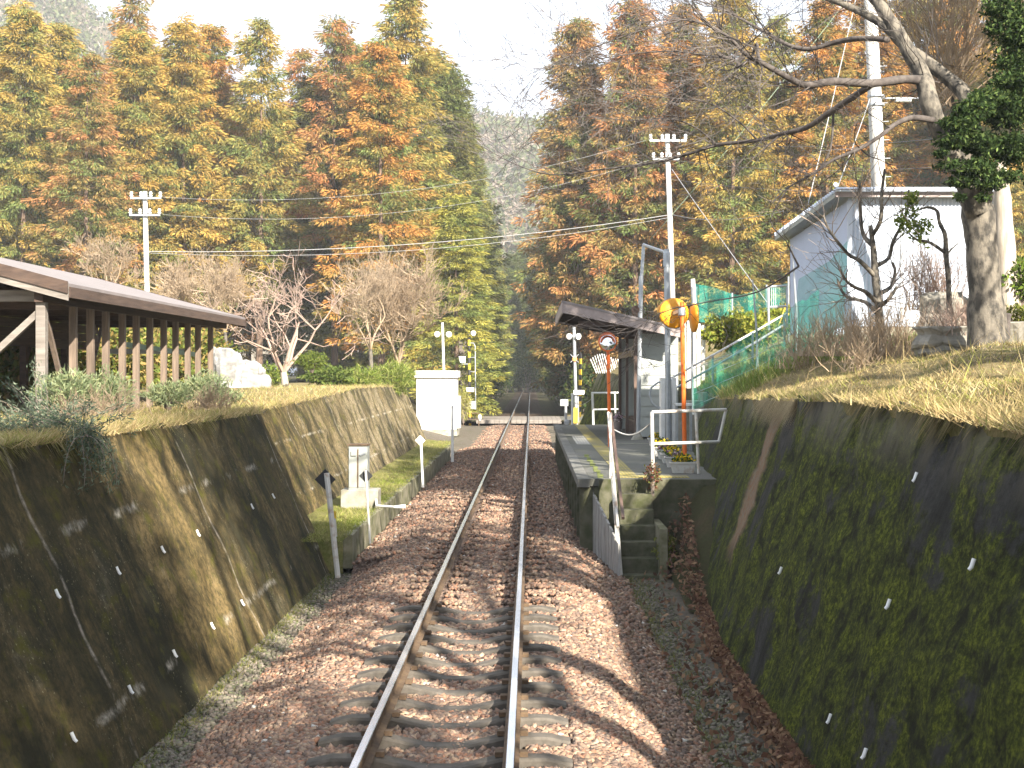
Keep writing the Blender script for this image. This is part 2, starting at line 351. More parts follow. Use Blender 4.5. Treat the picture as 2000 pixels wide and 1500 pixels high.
c = mixc(t, ramp(t, noise(t, v, 0.7), [(0.4, 0.0), (0.7, 0.45)]), c, (0.12, 0.10, 0.08))
t.links.new(c, b.inputs['Base Color']); b.inputs['Roughness'].default_value = 0.95; bump(t, b, vo.outputs['Distance'], 1.0, 0.06); M['ballast'] = m
m, t, b = new_mat('stones'); at = t.nodes.new('ShaderNodeAttribute'); at.attribute_name = 'Col'
c = mixc(t, ramp(t, noise(t, coords(t), 40, 4), [(0.35, 0.0), (0.7, 0.5)]), at.outputs['Color'], (0.10, 0.075, 0.06)); t.links.new(c, b.inputs['Base Color']); b.inputs['Roughness'].default_value = 0.9; M['stones'] = m
M['asphalt'] = simple('platform asphalt', (0.115, 0.112, 0.10), (0.085, 0.088, 0.065), 1.6, 0.9, bmp=0.3)
# yellow tactile paving with worn studs
m, t, b = new_mat('tactile paving'); v = coords(t); vo = N(t, 'ShaderNodeTexVoronoi', Scale=16.0, Randomness=0.0); t.links.new(v, vo.inputs['Vector'])
c = ramp(t, vo.outputs['Distance'], [(0.30, (0.46, 0.36, 0.05)), (0.42, (0.22, 0.19, 0.05))])
c = mixc(t, ramp(t, noise(t, v, 1.6, 5), [(0.40, 0.0), (0.62, 0.85)]), c, (0.16, 0.14, 0.09)); t.links.new(c, b.inputs['Base Color']); b.inputs['Roughness'].default_value = 0.85; M['tactile'] = m
# pale lapped siding and corrugated sheet
m, t, b = new_mat('grey siding'); v = coords(t)
c = ramp(t, noise(t, v, 2.0), [(0.35, (0.40, 0.42, 0.39)), (0.65, (0.32, 0.34, 0.31))]); t.links.new(c, b.inputs['Base Color']); b.inputs['Roughness'].default_value = 0.6; M['siding'] = m
M['sheet_white'] = simple('white corrugated sheet', (0.56, 0.61, 0.69), (0.49, 0.54, 0.62), 1.5, 0.45, 0.0, stretch=(1, 1, 0.3), bmp=0)
M['sheet_lilac'] = simple('pale blue grey sheet', (0.48, 0.54, 0.68), (0.44, 0.50, 0.63), 1.2, 0.5, bmp=0)
# netting
def net_mat(name, col, dens):
    m = bpy.data.materials.new(name); m.use_nodes = True; t = m.node_tree; t.nodes.clear(); o = t.nodes.new('ShaderNodeOutputMaterial')
    tr = t.nodes.new('ShaderNodeBsdfTransparent'); d = t.nodes.new('ShaderNodeBsdfDiffuse'); d.inputs['Color'].default_value = (*col, 1)
    tl = t.nodes.new('ShaderNodeBsdfTranslucent'); tl.inputs['Color'].default_value = (*col, 1); ad = t.nodes.new('ShaderNodeMixShader'); ad.inputs[0].default_value = 0.45
    mxs = t.nodes.new('ShaderNodeMixShader'); v = coords(t)
    t.links.new(ramp(t, noise(t, v, 1.1, 3), [(0.3, dens * 0.7), (0.7, min(1, dens * 1.3))]), mxs.inputs[0])
    t.links.new(d.outputs[0], ad.inputs[1]); t.links.new(tl.outputs[0], ad.inputs[2])
    t.links.new(tr.outputs[0], mxs.inputs[1]); t.links.new(ad.outputs[0], mxs.inputs[2]); t.links.new(mxs.outputs[0], o.inputs['Surface']); return m
M['net'] = net_mat('green net', (0.04, 0.38, 0.27), 0.40)
M['net2'] = net_mat('turquoise net', (0.05, 0.45, 0.36), 0.45)

# ------------------------------------------------------------------ terrain
def interp(tab, y):
    return float(np.interp(y, [a for a, _ in tab], [b for _, b in tab]))
RB = [(2, 3.18), (18.5, 3.18), (19.8, 3.3), (24, 3.5), (27, 3.62), (30, 3.72), (36, 4.25), (41, 4.80), (51, 4.80), (54.5, 3.3), (61, 2.35)]
RTZ = [(2, 2.42), (10, 2.45), (13, 2.52), (16, 2.55), (20, 2.48), (26, 2.40), (30, 2.30), (42, 2.3), (54, 2.75), (61, 2.9)]
BAT_R, BAT_L, ZB = 0.335, 0.445, -0.65
def rb(y): return interp(RB, y)
def rtz(y): return interp(RTZ, y)
def rt(y): return rb(y) + (rtz(y) - ZB) * BAT_R
def lt(y): return -4.08 if y < 25.5 else -4.60
LTZ = [(2, 2.20), (25, 2.16), (26, 2.12), (33, 2.20), (44, 2.40), (52, 2.36), (60, 2.25)]
def ltz(y): return interp(LTZ, y)
def und(x, y):
    return 0.06 * math.sin(1.3 * x + 0.7 * y) + 0.05 * math.sin(2.9 * x - 1.7 * y) + 0.04 * math.sin(0.5 * y + 4.1 * x)
def right_z(x, y):                           # the bank right of the cutting
    e = x - rt(y)
    if y > 61: e = x - 3.2
    f = min(max((y - 23.5) / 7.5, 0), 1); f = f * f * (3 - 2 * f); e_ = max(e, 0)
    h = rtz(min(y, 61)) + (0.80 * (1 - math.exp(-e_ * 0.45)) + 0.03 * e_) * (1 - f) + 1.70 * (1 - math.exp(-e_ * 0.40)) * f + und(x, y) * min(1, e_ * 2)
    k = min(max((y - 61) / 3, 0), 1)
    flat = 0.0 + 0.28 * max(x - 5, 0) if x < 16 else 3.1
    return h * (1 - k) + min(flat, 3.2) * k
def left_z(x, y):
    h = ltz(y) + 0.05 * und(x, y) - 0.0 * x
    k = min(max((y - 60) / 0.6, 0), 1)
    flat = min(max((-x - 6.2) * 0.7, 0.0), 2.2)
    return h * (1 - k) + flat * k
ys = [2, 5] + [7 + 0.8 * i for i in range(24)] + [25.49, 25.51] + [26.5 + 1.5 * i for i in range(23)] + [60.0, 60.6, 62.5, 65, 68, 72, 78, 84, 87, 95, 98, 105, 115, 130, 150, 180, 220, 280, 400, 700]
ZLOW = ZB - 0.03
rows = []
for y in ys:
    L, R = lt(y), rt(y)
    row = []
    for x in (-300, -120, -60, -40, -28, -20, -15, -12, -10, -8.5, -7.2, -6.2, -5.4, -4.9): row.append((x, left_z(x, y)))
    wall = y <= 60.3
    row.append((L, left_z(L, y)))
    lo = ZLOW if y < 61 else -0.35
    row.append((L + 0.02 if wall else -3.2, lo)); row.append((-2.7, lo)); row.append((-1.5, lo)); row.append((0, lo)); row.append((1.5, lo)); row.append((2.4, lo))
    wallr = y <= 61
    row.append((R - 0.03 if wallr else 2.9, lo)); row.append((R if wallr else 3.2, right_z(R if wallr else 3.2, y)))
    for e in (0.3, 0.7, 1.1, 1.6, 2.2, 2.9, 3.7, 4.7, 6, 8, 11, 16, 25, 45, 100, 300):
        row.append(((R if wallr else 3.2) + e, right_z((R if wallr else 3.2) + e, y)))
    rows.append([(x, y, z) for x, z in row])
nr, nc = len(rows), len(rows[0])
V = [p for r in rows for p in r]; Fq = []; mi = []
for i in range(nr - 1):
    for j in range(nc - 1):
        Fq.append((i * nc + j, i * nc + j + 1, (i + 1) * nc + j + 1, (i + 1) * nc + j))
        yy = ys[i]; xc = rows[i][j][0]
        mi.append((2 if yy < 95 else 1) if 14 <= j <= 20 else (1 if yy > 95 or xc > 13 or xc < -16 else 0))
g = arr_obj('ground', V, Fq, [M['ground'], M['forest_floor'], M['gravel']], midx=mi)
struct(g, 'dry grass banks and gravel strip of the railway cutting', 'ground')

def zfun_ballast(x, y):
    a = abs(x)
    if x > 0 and y > 27: xs_, zs_ = [0, 0.4, 0.62, 1.15, 1.5, 1.9, 3], [-0.31, -0.28, -0.265, -0.27, -0.28, -0.5, -0.7]
    elif x < 0 and y > 25: xs_, zs_ = [0, 0.4, 0.62, 1.15, 1.6, 2.45, 3], [-0.31, -0.28, -0.265, -0.26, -0.30, -0.50, -0.6]
    else: xs_, zs_ = [0, 0.4, 0.62, 1.15, 1.5, 2.35, 3], [-0.31, -0.28, -0.265, -0.26, -0.30, -0.68, -0.8]
    return float(np.interp(a, xs_, zs_)) + 0.015 * math.sin(2.1 * y + x) * (1 if a > 1.1 else 0.3)
xs = [-2.42, -2.0, -1.6, -1.15, -0.62, -0.4, 0, 0.4, 0.62, 1.15, 1.5, 1.9, 2.35]
ysb = [3 + 0.5 * i for i in range(80)] + [43 + 2 * i for i in range(22)] + [96 + 6 * i for i in range(30)]
V = [(x, y, zfun_ballast(x, y) - 0.02) for y in ysb for x in xs]; n = len(xs)
Fq = [(i * n + j, i * n + j + 1, (i + 1) * n + j + 1, (i + 1) * n + j) for i in range(len(ysb) - 1) for j in range(n - 1)]
M['dark_ballast'] = ground_mat('dark brown ballast', (0.06, 0.042, 0.03), (0.085, 0.06, 0.042), (0.045, 0.04, 0.02), 1.0)  # darker brown ballast, used beyond the crossing
o = arr_obj('ballast_bed', V, Fq, [M['ballast'], M['dark_ballast']], smooth=True, midx=[1 if ysb[i] > 95.5 else 0 for i in range(len(ysb) - 1) for j in range(n - 1)]); struct(o, 'reddish brown ballast bed under the single track', 'ballast')

# ------------------------------------------------------------------ rails and sleepers
def make_rail(x, label):
    prof = [(-0.064, -0.153), (-0.064, -0.142), (-0.012, -0.125), (-0.009, -0.05), (-0.0325, -0.038), (-0.0325, -0.006), (-0.027, 0), (0.027, 0), (0.0325, -0.006), (0.0325, -0.038), (0.009, -0.05), (0.012, -0.125), (0.064, -0.142), (0.064, -0.153)]
    yy = [3, 30, 60, 100, 150, 275]; V = [(x + a, y, z) for y in yy for a, z in prof]; n = len(prof); Fq = []; mi = []
    for i in range(len(yy) - 1):
        for j in range(n):
            j2 = (j + 1) % n; Fq.append((i * n + j, i * n + j2, (i + 1) * n + j2, (i + 1) * n + j)); mi.append(1 if j in (5, 6, 7) else 0)
    o = arr_obj('rail', V, Fq, [M['rust'], M['rail_head']], loc=(x, 3, 0), midx=mi)
    tag(o, label, 'rail', 'rails of the single track')
G2 = (1.067 + 0.065) / 2
make_rail(-G2, 'left steel rail with polished head and rusty sides, farther from the platform')
make_rail(G2, 'right steel rail with polished head, nearer the station platform')

SL0, SLS = 9.35, 0.662
sleeper_y = [SL0 + SLS * i for i in range(72)]
prof = [(-1.05, -0.215), (-0.86, -0.175), (-0.50, -0.175), (-0.32, -0.215), (-0.14, -0.255), (0.14, -0.255), (0.32, -0.215), (0.50, -0.175), (0.86, -0.175), (1.05, -0.215)]
mb = MB(); tops = []
for x, z in prof:
    tops.append([(x, -0.095, z - 0.02), (x, -0.075, z), (x, 0.075, z), (x, 0.095, z - 0.02), (x, 0.11, -0.42), (x, -0.11, -0.42)])
vs = [p for r in tops for p in r]; fs = []
for i in range(len(prof) - 1):
    for k in range(6): fs.append((i * 6 + k, i * 6 + (k + 1) % 6, (i + 1) * 6 + (k + 1) % 6, (i + 1) * 6 + k))
fs += [tuple(range(5, -1, -1)), tuple((len(prof) - 1) * 6 + k for k in range(6))]
mb.add([(x, y + SL0, z) for x, y, z in vs], fs)
SLG = 'concrete sleepers under the rails'; SLL = 'dark concrete sleeper with dipped middle, half sunk in the red ballast under the rails'
s0 = thing('sleeper', SLL, 'sleeper', (0, SL0, 0), SLG)
mb.build('sleeper_body', M['sleeper'], s0)
for x in (-G2, G2):
    for s_ in (-1, 1):
        c = MB().box(x + s_ * 0.066 - 0.001 * s_, x + s_ * 0.13, SL0 - 0.045, SL0 + 0.045, -0.174, -0.135) if s_ > 0 else MB().box(x - 0.13, x - 0.065, SL0 - 0.045, SL0 + 0.045, -0.174, -0.135)
        c.build('rail_clip', M['rust'], s0)
sb = s0.children[0]
for i, y in enumerate(sleeper_y[1:]):
    if i < 14: dup(s0, (0, y, 0))
    else:
        r = s0.copy(); COL.objects.link(r); r.location = (0, y, 0)
        c = sb.copy(); COL.objects.link(c); c.parent = r

# loose stones of the ballast (uncountable)
def stones(npts, y0, y1, xr, zf, size, colf, power=2.0, skip=True):
    u = rng.random(npts); y = 1.0 / (1.0 / y0 + u * (1.0 / y1 - 1.0 / y0)); x = rng.uniform(xr[0], xr[1], npts)
    keep = np.ones(npts, bool)
    if skip:
        ph = np.abs(((y - SL0 + SLS / 2) % SLS) - SLS / 2)
        on = (ph < 0.125) & (np.abs(x) < 1.08) & (np.abs(x) > 0.20)
        keep &= ~(on & (rng.random(npts) < np.where(y < 26, 0.99, 0.75)))
        for rx in (-G2, G2): keep &= ~(np.abs(x - rx) < 0.085)
    x, y = x[keep], y[keep]; n = len(x)
    z = np.array([zf(a, b) for a, b in zip(x, y)])
    sz = size * rng.uniform(0.55, 1.35, n)
    cube = np.array([[-1, -1, -1], [1, -1, -1], [1, 1, -1], [-1, 1, -1], [-1, -1, 1], [1, -1, 1], [1, 1, 1], [-1, 1, 1]], float)
    V = cube[None] * rng.uniform(0.55, 1.1, (n, 8, 3)); V *= (sz / 2)[:, None, None]; V[:, :, 2] *= 0.75
    a, bb = rng.uniform(0, 6.28, n), rng.uniform(-0.7, 0.7, n)
    ca, sa, cb, sb_ = np.cos(a)[:, None], np.sin(a)[:, None], np.cos(bb)[:, None], np.sin(bb)[:, None]
    X = V[:, :, 0] * ca - V[:, :, 1] * sa; Y = V[:, :, 0] * sa + V[:, :, 1] * ca; Z = V[:, :, 2]
    X2 = X * cb - Z * sb_; Z2 = X * sb_ + Z * cb
    V = np.stack([X2 + x[:, None], Y + y[:, None], Z2 + (z + sz * 0.22)[:, None]], -1)
    fc = np.array([[3, 2, 1, 0], [4, 5, 6, 7], [0, 1, 5, 4], [1, 2, 6, 5], [2, 3, 7, 6], [3, 0, 4, 7]])
    Fc = (fc[None] + (np.arange(n) * 8)[:, None, None]).reshape(-1, 4)
    C = np.repeat(colf(n, x, y), 8, axis=0)
    return V.reshape(-1, 3), Fc, C
PAL = np.array([[0.20, 0.125, 0.092], [0.15, 0.098, 0.076], [0.25, 0.165, 0.118], [0.18, 0.135, 0.108], [0.10, 0.073, 0.062], [0.29, 0.215, 0.155], [0.22, 0.115, 0.075]])
def ballcol(n, x, y):
    c = PAL[rng.integers(0, len(PAL), n)] * np.array([[1.12, 1.07, 0.97]]) * rng.uniform(0.85, 1.5, (n, 1))
    w = rng.random(n) < 0.005; c[w] = (0.55, 0.52, 0.46); return c
V, Fc, C = stones(88000, 9.0, 86, (-2.4, 2.35), zfun_ballast, 0.055, ballcol)
o = arr_obj('ballast_stones', V, Fc, M['stones'], col=C); stuff(o, 'loose reddish brown ballast stones around the rails and sleepers', 'ballast')
def gravcol(n, x, y): return np.array([[0.165, 0.145, 0.11], [0.13, 0.125, 0.085], [0.19, 0.16, 0.125], [0.11, 0.12, 0.06]])[rng.integers(0, 4, n)] * rng.uniform(0.5, 1.4, (n, 1))
V1, F1, C1 = stones(9000, 9.0, 27, (2.0, 2.85), lambda x, y: ZLOW, 0.035, gravcol, skip=False)
V2, F2, C2 = stones(7000, 9.0, 25, (-2.85, -2.1), lambda x, y: ZLOW, 0.04, gravcol, skip=False)
o = arr_obj('drain_gravel', np.vstack([V1, V2]), np.vstack([F1, F2 + len(V1)]), M['stones'], col=np.vstack([C1, C2])); stuff(o, 'grey gravel strips between ballast foot and retaining walls', 'gravel')

# ------------------------------------------------------------------ generic foliage and blades
def blades(x, y, z, h, w, lean, cols):       # grass blades: one bent triangle each
    n = len(x); a = rng.uniform(0, 6.28, n); l = rng.normal(0, lean, (n, 2)) * h[:, None]
    dx, dy = np.cos(a) * w / 2, np.sin(a) * w / 2
    V = np.empty((n, 3, 3)); V[:, 0] = np.stack([x - dx, y - dy, z], -1); V[:, 1] = np.stack([x + dx, y + dy, z], -1)
    V[:, 2] = np.stack([x + l[:, 0], y + l[:, 1], z + h], -1)
    return V.reshape(-1, 3), np.arange(n * 3).reshape(-1, 3), np.repeat(cols, 3, axis=0)
def pick(pal, n, var=0.25):
    p = np.array(pal); return p[rng.integers(0, len(p), n)] * rng.uniform(1 - var, 1 + var, (n, 1))
def leaves(c, n, L, W, cols, droop=0.0, out=None):  # diamond leaves at centres c
    n = len(c); d = rng.normal(0, 1, (n, 3))
    if out is not None: d = d * 0.7 + out
    d[:, 2] -= droop; d /= np.linalg.norm(d, axis=1)[:, None]
    q = np.cross(d, rng.normal(0, 1, (n, 3))); q /= np.linalg.norm(q, axis=1)[:, None]
    l = (L * rng.uniform(0.7, 1.3, n))[:, None]; w = (W * rng.uniform(0.7, 1.3, n))[:, None]
    V = np.stack([c - d * l / 2, c + q * w / 2, c + d * l / 2, c - q * w / 2], 1)
    return V.reshape(-1, 3), np.arange(n * 4).reshape(-1, 4), np.repeat(cols, 4, axis=0)
def blob_pts(center, rad, n, shell=0.55):
    d = rng.normal(0, 1, (n, 3)); d /= np.linalg.norm(d, axis=1)[:, None]
    r = shell + (1 - shell) * rng.random(n) ** 0.6
    lump = 1 + 0.22 * np.sin(3.1 * d[:, 0] * 3 + 1.3) * np.cos(2.7 * d[:, 1] * 3 + 0.4) + 0.15 * np.sin(8 * d[:, 2] + 5 * d[:, 0])
    return np.array(center) + d * (r * lump)[:, None] * np.array(rad), d
def join(parts):
    V = []; Fs = []; C = []; n = 0
    for v, f, c in parts: V.append(v); Fs.append(f + n); C.append(c); n += len(v)
    return np.vstack(V), np.vstack(Fs), np.vstack(C)

def branch(mb, p, d, L, r, depth, spread=0.6, kids=3, up=0.1, wig=0.18, segs=4, sides=5, rmin=0.006, m=0):
    pts = [Vector(p)]; rs = [r]; d = Vector(d).normalized()
    for i in range(segs):
        d = (d + Vector((random.gauss(0, wig), random.gauss(0, wig), random.gauss(0, wig) + up))).normalized()
        pts.append(pts[-1] + d * L / segs); rs.append(max(rmin, r * (1 - 0.6 * (i + 1) / segs)))
    mb.tube(pts, rs, sides if r > 0.02 else 3, m, cap=False)
    if depth <= 0: return
    for k in range(kids):
        i = random.randint(max(1, segs // 2), segs); q = pts[i] if k else pts[-1]
        nd = (d + Vector((random.gauss(0, spread), random.gauss(0, spread), random.gauss(0, spread * 0.8)))).normalized()
        branch(mb, q, nd, L * random.uniform(0.55, 0.8), max(rmin, rs[i] * random.uniform(0.55, 0.75)), depth - 1, spread, kids, up, wig, max(3, segs - 1), sides, rmin, m)

# ------------------------------------------------------------------ retaining walls, kerb, verge
def wall(name, label, yv, base, top, zb, zt, mat, side, vmap=lambda v: v, rough=0.02):
    V = []; UV = []; nv = 14
    for y in yv:
        b = Vector((base(y), y, zb)); q = Vector((top(y), y, zt(y))); L = (q - b).length
        for k in range(nv):
            t_ = k / (nv - 1); p = b.lerp(q, t_)
            e = rough * (math.sin(3.7 * y + 5 * t_) * math.cos(2.3 * y - 9 * t_) + 0.6 * math.sin(9 * y + 17 * t_)) * (1 if k < nv - 1 else 2)
            V.append((p.x - side * e, p.y, p.z + (e if k == nv - 1 else 0))); UV.append((y, vmap(L * t_)))
        V.append((q.x + side * 0.32, y, zt(y) - 0.02)); UV.append((y, vmap(L + 0.32)))
        V.append((q.x + side * 0.34, y, zb)); UV.append((y, vmap(L + 3)))
    n = nv + 2; Fq = []
    for i in range(len(yv) - 1):
        for k in range(n - 1): Fq.append((i * n + k, i * n + k + 1, (i + 1) * n + k + 1, (i + 1) * n + k))
    Fq.append(tuple(range(n))); e = (len(yv) - 1) * n; Fq.append(tuple(e + k for k in reversed(range(n))))
    y0 = yv[len(yv) // 2]; loc = (base(y0), y0, zb)
    o = arr_obj(name, V, Fq, mat, loc=loc, uv=UV); return o
# UV and object coordinates are both in metres
def lb_n(y): return -2.83
ynear = [3 + 0.5 * i for i in range(45)] + [25.46]
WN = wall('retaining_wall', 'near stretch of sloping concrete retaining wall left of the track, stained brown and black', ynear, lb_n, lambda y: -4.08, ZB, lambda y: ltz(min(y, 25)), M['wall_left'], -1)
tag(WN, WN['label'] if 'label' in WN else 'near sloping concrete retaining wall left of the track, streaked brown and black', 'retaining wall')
yfar = [25.0 + 0.6 * i for i in range(59)] + [60.2]
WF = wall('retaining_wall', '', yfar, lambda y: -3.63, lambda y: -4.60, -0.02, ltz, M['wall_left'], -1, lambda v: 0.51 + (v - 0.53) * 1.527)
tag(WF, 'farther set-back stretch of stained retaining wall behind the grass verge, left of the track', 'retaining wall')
yr = [2 + 0.5 * i for i in range(119)]
WR = wall('retaining_wall', '', yr, rb, rt, ZB, rtz, M['wall_right'], 1, rough=0.03)
tag(WR, 'dark mossy sloping retaining wall in shade along the right of the track', 'retaining wall')
def weep(wallobj, pts, base_x, zb, bat, side):
    for px, py in pts:                       # short white drain pipes; found on the wall plane
        a = px - CX; h = py - CY
        # x = base + side*bat*(z - zb)
        bx = base_x - CAM[0]
        fd = (a + side * bat * h) / (bx + side * bat * (CAM[2] - zb))
        p = P(px, py, fd)
        ud = Vector((side * bat, 0, 1)).normalized(); q = p + Vector((-side * 0.02, 0, 0)); o = MB().tube([q + ud * 0.035, q - ud * 0.03, q - ud * 0.05 + Vector((-side * 0.012, 0, 0))], [0.016, 0.016, 0.013], 8)
        ob = arr_obj('weep_pipe', np.array(o.V), o.F, M['white_paint'], parent=wallobj)
weep(WN, [(138, 1438), (226, 1113), (107, 1158), (250, 1345), (337, 1275), (314, 1072), (411, 1221), (470, 1176), (489, 988), (531, 968), (383, 1040)], -2.83, ZB, 1.25 / 2.83, -1)
weep(WR, [(1793, 930), (1740, 1178), (1625, 1402), (1694, 1470), (1528, 1113), (1905, 1100)], 3.18, ZB, BAT_R, 1)

V = []; yk = [25.3 + 0.9 * i for i in range(35)]
mb = MB()
for i in range(len(yk) - 1):
    z1 = 0.0 + 0.025 * math.sin(i * 2.3); mb.box(-2.60, -2.43, yk[i], yk[i + 1] - 0.012, -0.6, z1)
o = mb.build('kerb', M['moss_concrete'], loc=(-2.5, 25.3, -0.6), bevel=0.015); struct(o, 'mossy concrete kerb holding the grass verge left of the ballast', 'kerb')
yv = [25.3, 25.301] + [25.4 + 1.0 * i for i in range(36)]
V = [(x, y, (z + 0.02 * math.sin(2 * y + 5 * x)) if y > 25.3 else -0.75) for y in yv for x, z in ((-2.60, -0.03), (-2.9, 0.0), (-3.2, 0.02), (-3.5, 0.05), (-4.0, 0.08))]
Fq = [(i * 5 + j + 1, i * 5 + j, (i + 1) * 5 + j, (i + 1) * 5 + j + 1) for i in range(37) for j in range(4)]
o = arr_obj('grass_verge', V, Fq, M['verge'], smooth=True); struct(o, 'narrow green grass verge below the left retaining wall', 'verge')
# earth and leaves banked up against the platform end
V = []; yb = [21 + 0.5 * i for i in range(13)]
for y in yb:
    k = min(max((y - 21.3) / 5.0, 0), 1); R = rb(y)
    for x, f in ((2.88, 0.05), (3.05, 0.35), (3.3, 0.75), (3.6, 1.0), (4.3, 1.05)):
        x = x + (R - 3.2) * 0.4 + 0.1
        V.append((x, y, -0.66 + 1.50 * k * f + 0.04 * math.sin(5 * x + 3 * y)))
Fq = [(i * 5 + j, i * 5 + j + 1, (i + 1) * 5 + j + 1, (i + 1) * 5 + j) for i in range(len(yb) - 1) for j in range(4)]
o = arr_obj('earth_bank', V, Fq, M['forest_floor'], smooth=True); struct(o, 'earth heaped between the platform steps and the mossy wall', 'earth bank')

# ------------------------------------------------------------------ station platform
PT = 0.92
pl = thing('station_platform', 'low grey station platform right of the track with worn yellow tactile strip', 'platform', (3, 26.2, 0))
y0, y1 = 26.2, 54.0
mb = MB(); mb.box(1.80, 4.9, y0 + 0.06, y1, PT - 0.14, PT - 0.004)
mb.build('surface', M['asphalt'], pl)
MB().box(1.57, 1.80, y0, y1 + 0.05, PT - 0.16, PT).build('edge_slab', simple('platform edge concrete', (0.16, 0.155, 0.14), (0.10, 0.10, 0.085), 3, 0.9, bmp=0.4), pl, bevel=0.012)
mb = MB()
for i in range(16): mb.box(1.62, 1.86, y0 + 0.1 + 1.75 * i, y0 + 0.34 + 1.75 * i, -0.6, PT - 0.16)
mb.box(1.88, 1.96, y0 + 0.05, y1, -0.7, PT - 0.16); mb.build('support', M['step'], pl)
MB().box(1.96, 4.2, y0 - 0.02, y0 + 0.25, -0.3, PT - 0.008).build('end_wall', M['step'], pl, bevel=0.01)
MB().box(2.36, 2.72, y0 + 0.9, y1 - 0.2, PT - 0.02, PT + 0.006).build('tactile_strip', M['tactile'], pl)
MB().box(2.36, 3.65, y0 + 0.3, y0 + 0.88, PT - 0.02, PT + 0.006).build('tactile_strip', M['tactile'], pl)
mb = MB()
for i in range(6): mb.box(1.98 + 0.075 * i, 2.015 + 0.075 * i, 39.0, 44.0, PT - 0.02, PT + 0.002)
mb.build('boarding_mark', M['white_rusty'], pl)
mb = MB()
for k in range(14): mb.box(1.96 + .02 * (k % 3), 2.06 + .03 * (k % 2), y0 + 0.3 + 0.55 * k, y0 + 0.75 + 0.55 * k, PT - 0.02, PT + 0.003)
mb.build('moss_line', simple('bright moss', (0.16, 0.19, 0.03), (0.10, 0.11, 0.04), 9, 1), pl)
MB().box(2.8, 4.7, 39.4, 39.52, PT - 0.02, PT + 0.003).build('expansion_joint', M['concrete'], pl)
# steps down to the track
st = thing('platform_steps', 'mossy concrete steps going down from the platform end to the track', 'steps', (2.5, 26, ZB))
for i in range(6):
    z = PT - 0.255 * (i + 1); ya = 26.16 - 0.27 * (i + 1)
    b_ = MB().box(2.30, 2.92, ya, 26.2 - 0.27 * i - 0.001 if i else 26.17, -0.72, z)
    o = b_.build('step', M['step'], st, bevel=0.015)
MB().box(2.92, 3.06, 24.45, 26.15, -0.7, 0.2).build('side_kerb', M['moss_concrete'], st, bevel=0.02)
# white board fence holding back the ballast beside the steps
M['board_grey'] = simple('grey whitewashed boards', (0.36, 0.35, 0.33), (0.22, 0.21, 0.19), 6, 0.8, stretch=(2, 2, 0.4), bmp=0.2)
bf = thing('board_fence', 'row of white upright boards holding back ballast beside the platform steps', 'board fence', (2.0, 25.5, -0.6))
for i in range(9):
    t0, t1 = i / 9, (i + 0.80) / 9; xa = 1.80 + 0.40 * (1 - t0); xb_ = 1.80 + 0.40 * (1 - t1); ya = 24.35 + 2.2 * t0; yb_ = 24.35 + 2.2 * t1
    ztop = -0.05 + 0.80 * t0 if t0 < 0.9 else 0.7
    MB().hexa([(xa, ya, -0.7), (xa + 0.04, ya, -0.7), (xb_ + 0.04, yb_, -0.7), (xb_, yb_, -0.7)], [(xa, ya, ztop), (xa + 0.04, ya, ztop), (xb_ + 0.04, yb_, ztop + 0.06), (xb_, yb_, ztop + 0.06)]).build('board', M['board_grey'], bf)
# handrail of the steps
hr = thing('handrail', 'sloping pipe handrail beside the platform steps, brown on one side', 'handrail', (2.25, 24.3, -0.6))
q0, q1 = P(1193, 808, 104), P(1217, 1012, 114)
MB().bar(q0, q1, 0.05, 0.06).build('brown_rail', M['brown_metal'], hr)
MB().tube([P(1188, 806, 104), P(1207, 1030, 114.5)], 0.026, 8).build('white_rail', M['white_rusty'], hr)
MB().bar(P(1212, 1124, 114), P(1197, 930, 112), 0.075, 0.06).build('post', M['white_rusty'], hr)
MB().tube([P(1192, 935, 106), P(1192, 806, 106)], 0.024, 8).build('post', M['white_rusty'], hr)

def pipe_set(mbs, name, mat, parent): 
    for pts, r in mbs: MB().tube(pts, r, 8).build(name, mat, parent)
# worn white pipe railing at the platform end
rl = thing('pipe_railing', 'worn white pipe railing at near platform end with slanting side toward the mossy wall', 'railing', P(1320, 930, 106))
pipe_set([([P(1275, 930, 107), P(1273, 805, 107)], 0.035), ([P(1365, 925, 104), P(1359, 803, 104)], 0.03)], 'post', M['white_rusty'], rl)
pipe_set([([P(1273, 805, 107), P(1418, 800, 103.5)], 0.03), ([P(1275, 867, 107), P(1404, 863, 103.5)], 0.03), ([P(1418, 800, 103.5), P(1404, 863, 103.5)], 0.03)], 'rail', M['white_rusty'], rl)
ch = []
for i in range(13):
    t_ = i / 12; a = P(1197, 838, 104).lerp(P(1273, 824, 107), t_); a.z -= 0.17 * math.sin(math.pi * t_); ch.append(a)
o = MB().tube(ch, 0.013, 5).build('chain', M['white_rusty'], loc=ch[0]); tag(o, 'sagging pale chain strung from the stair handrail to the white pipe railing', 'chain')
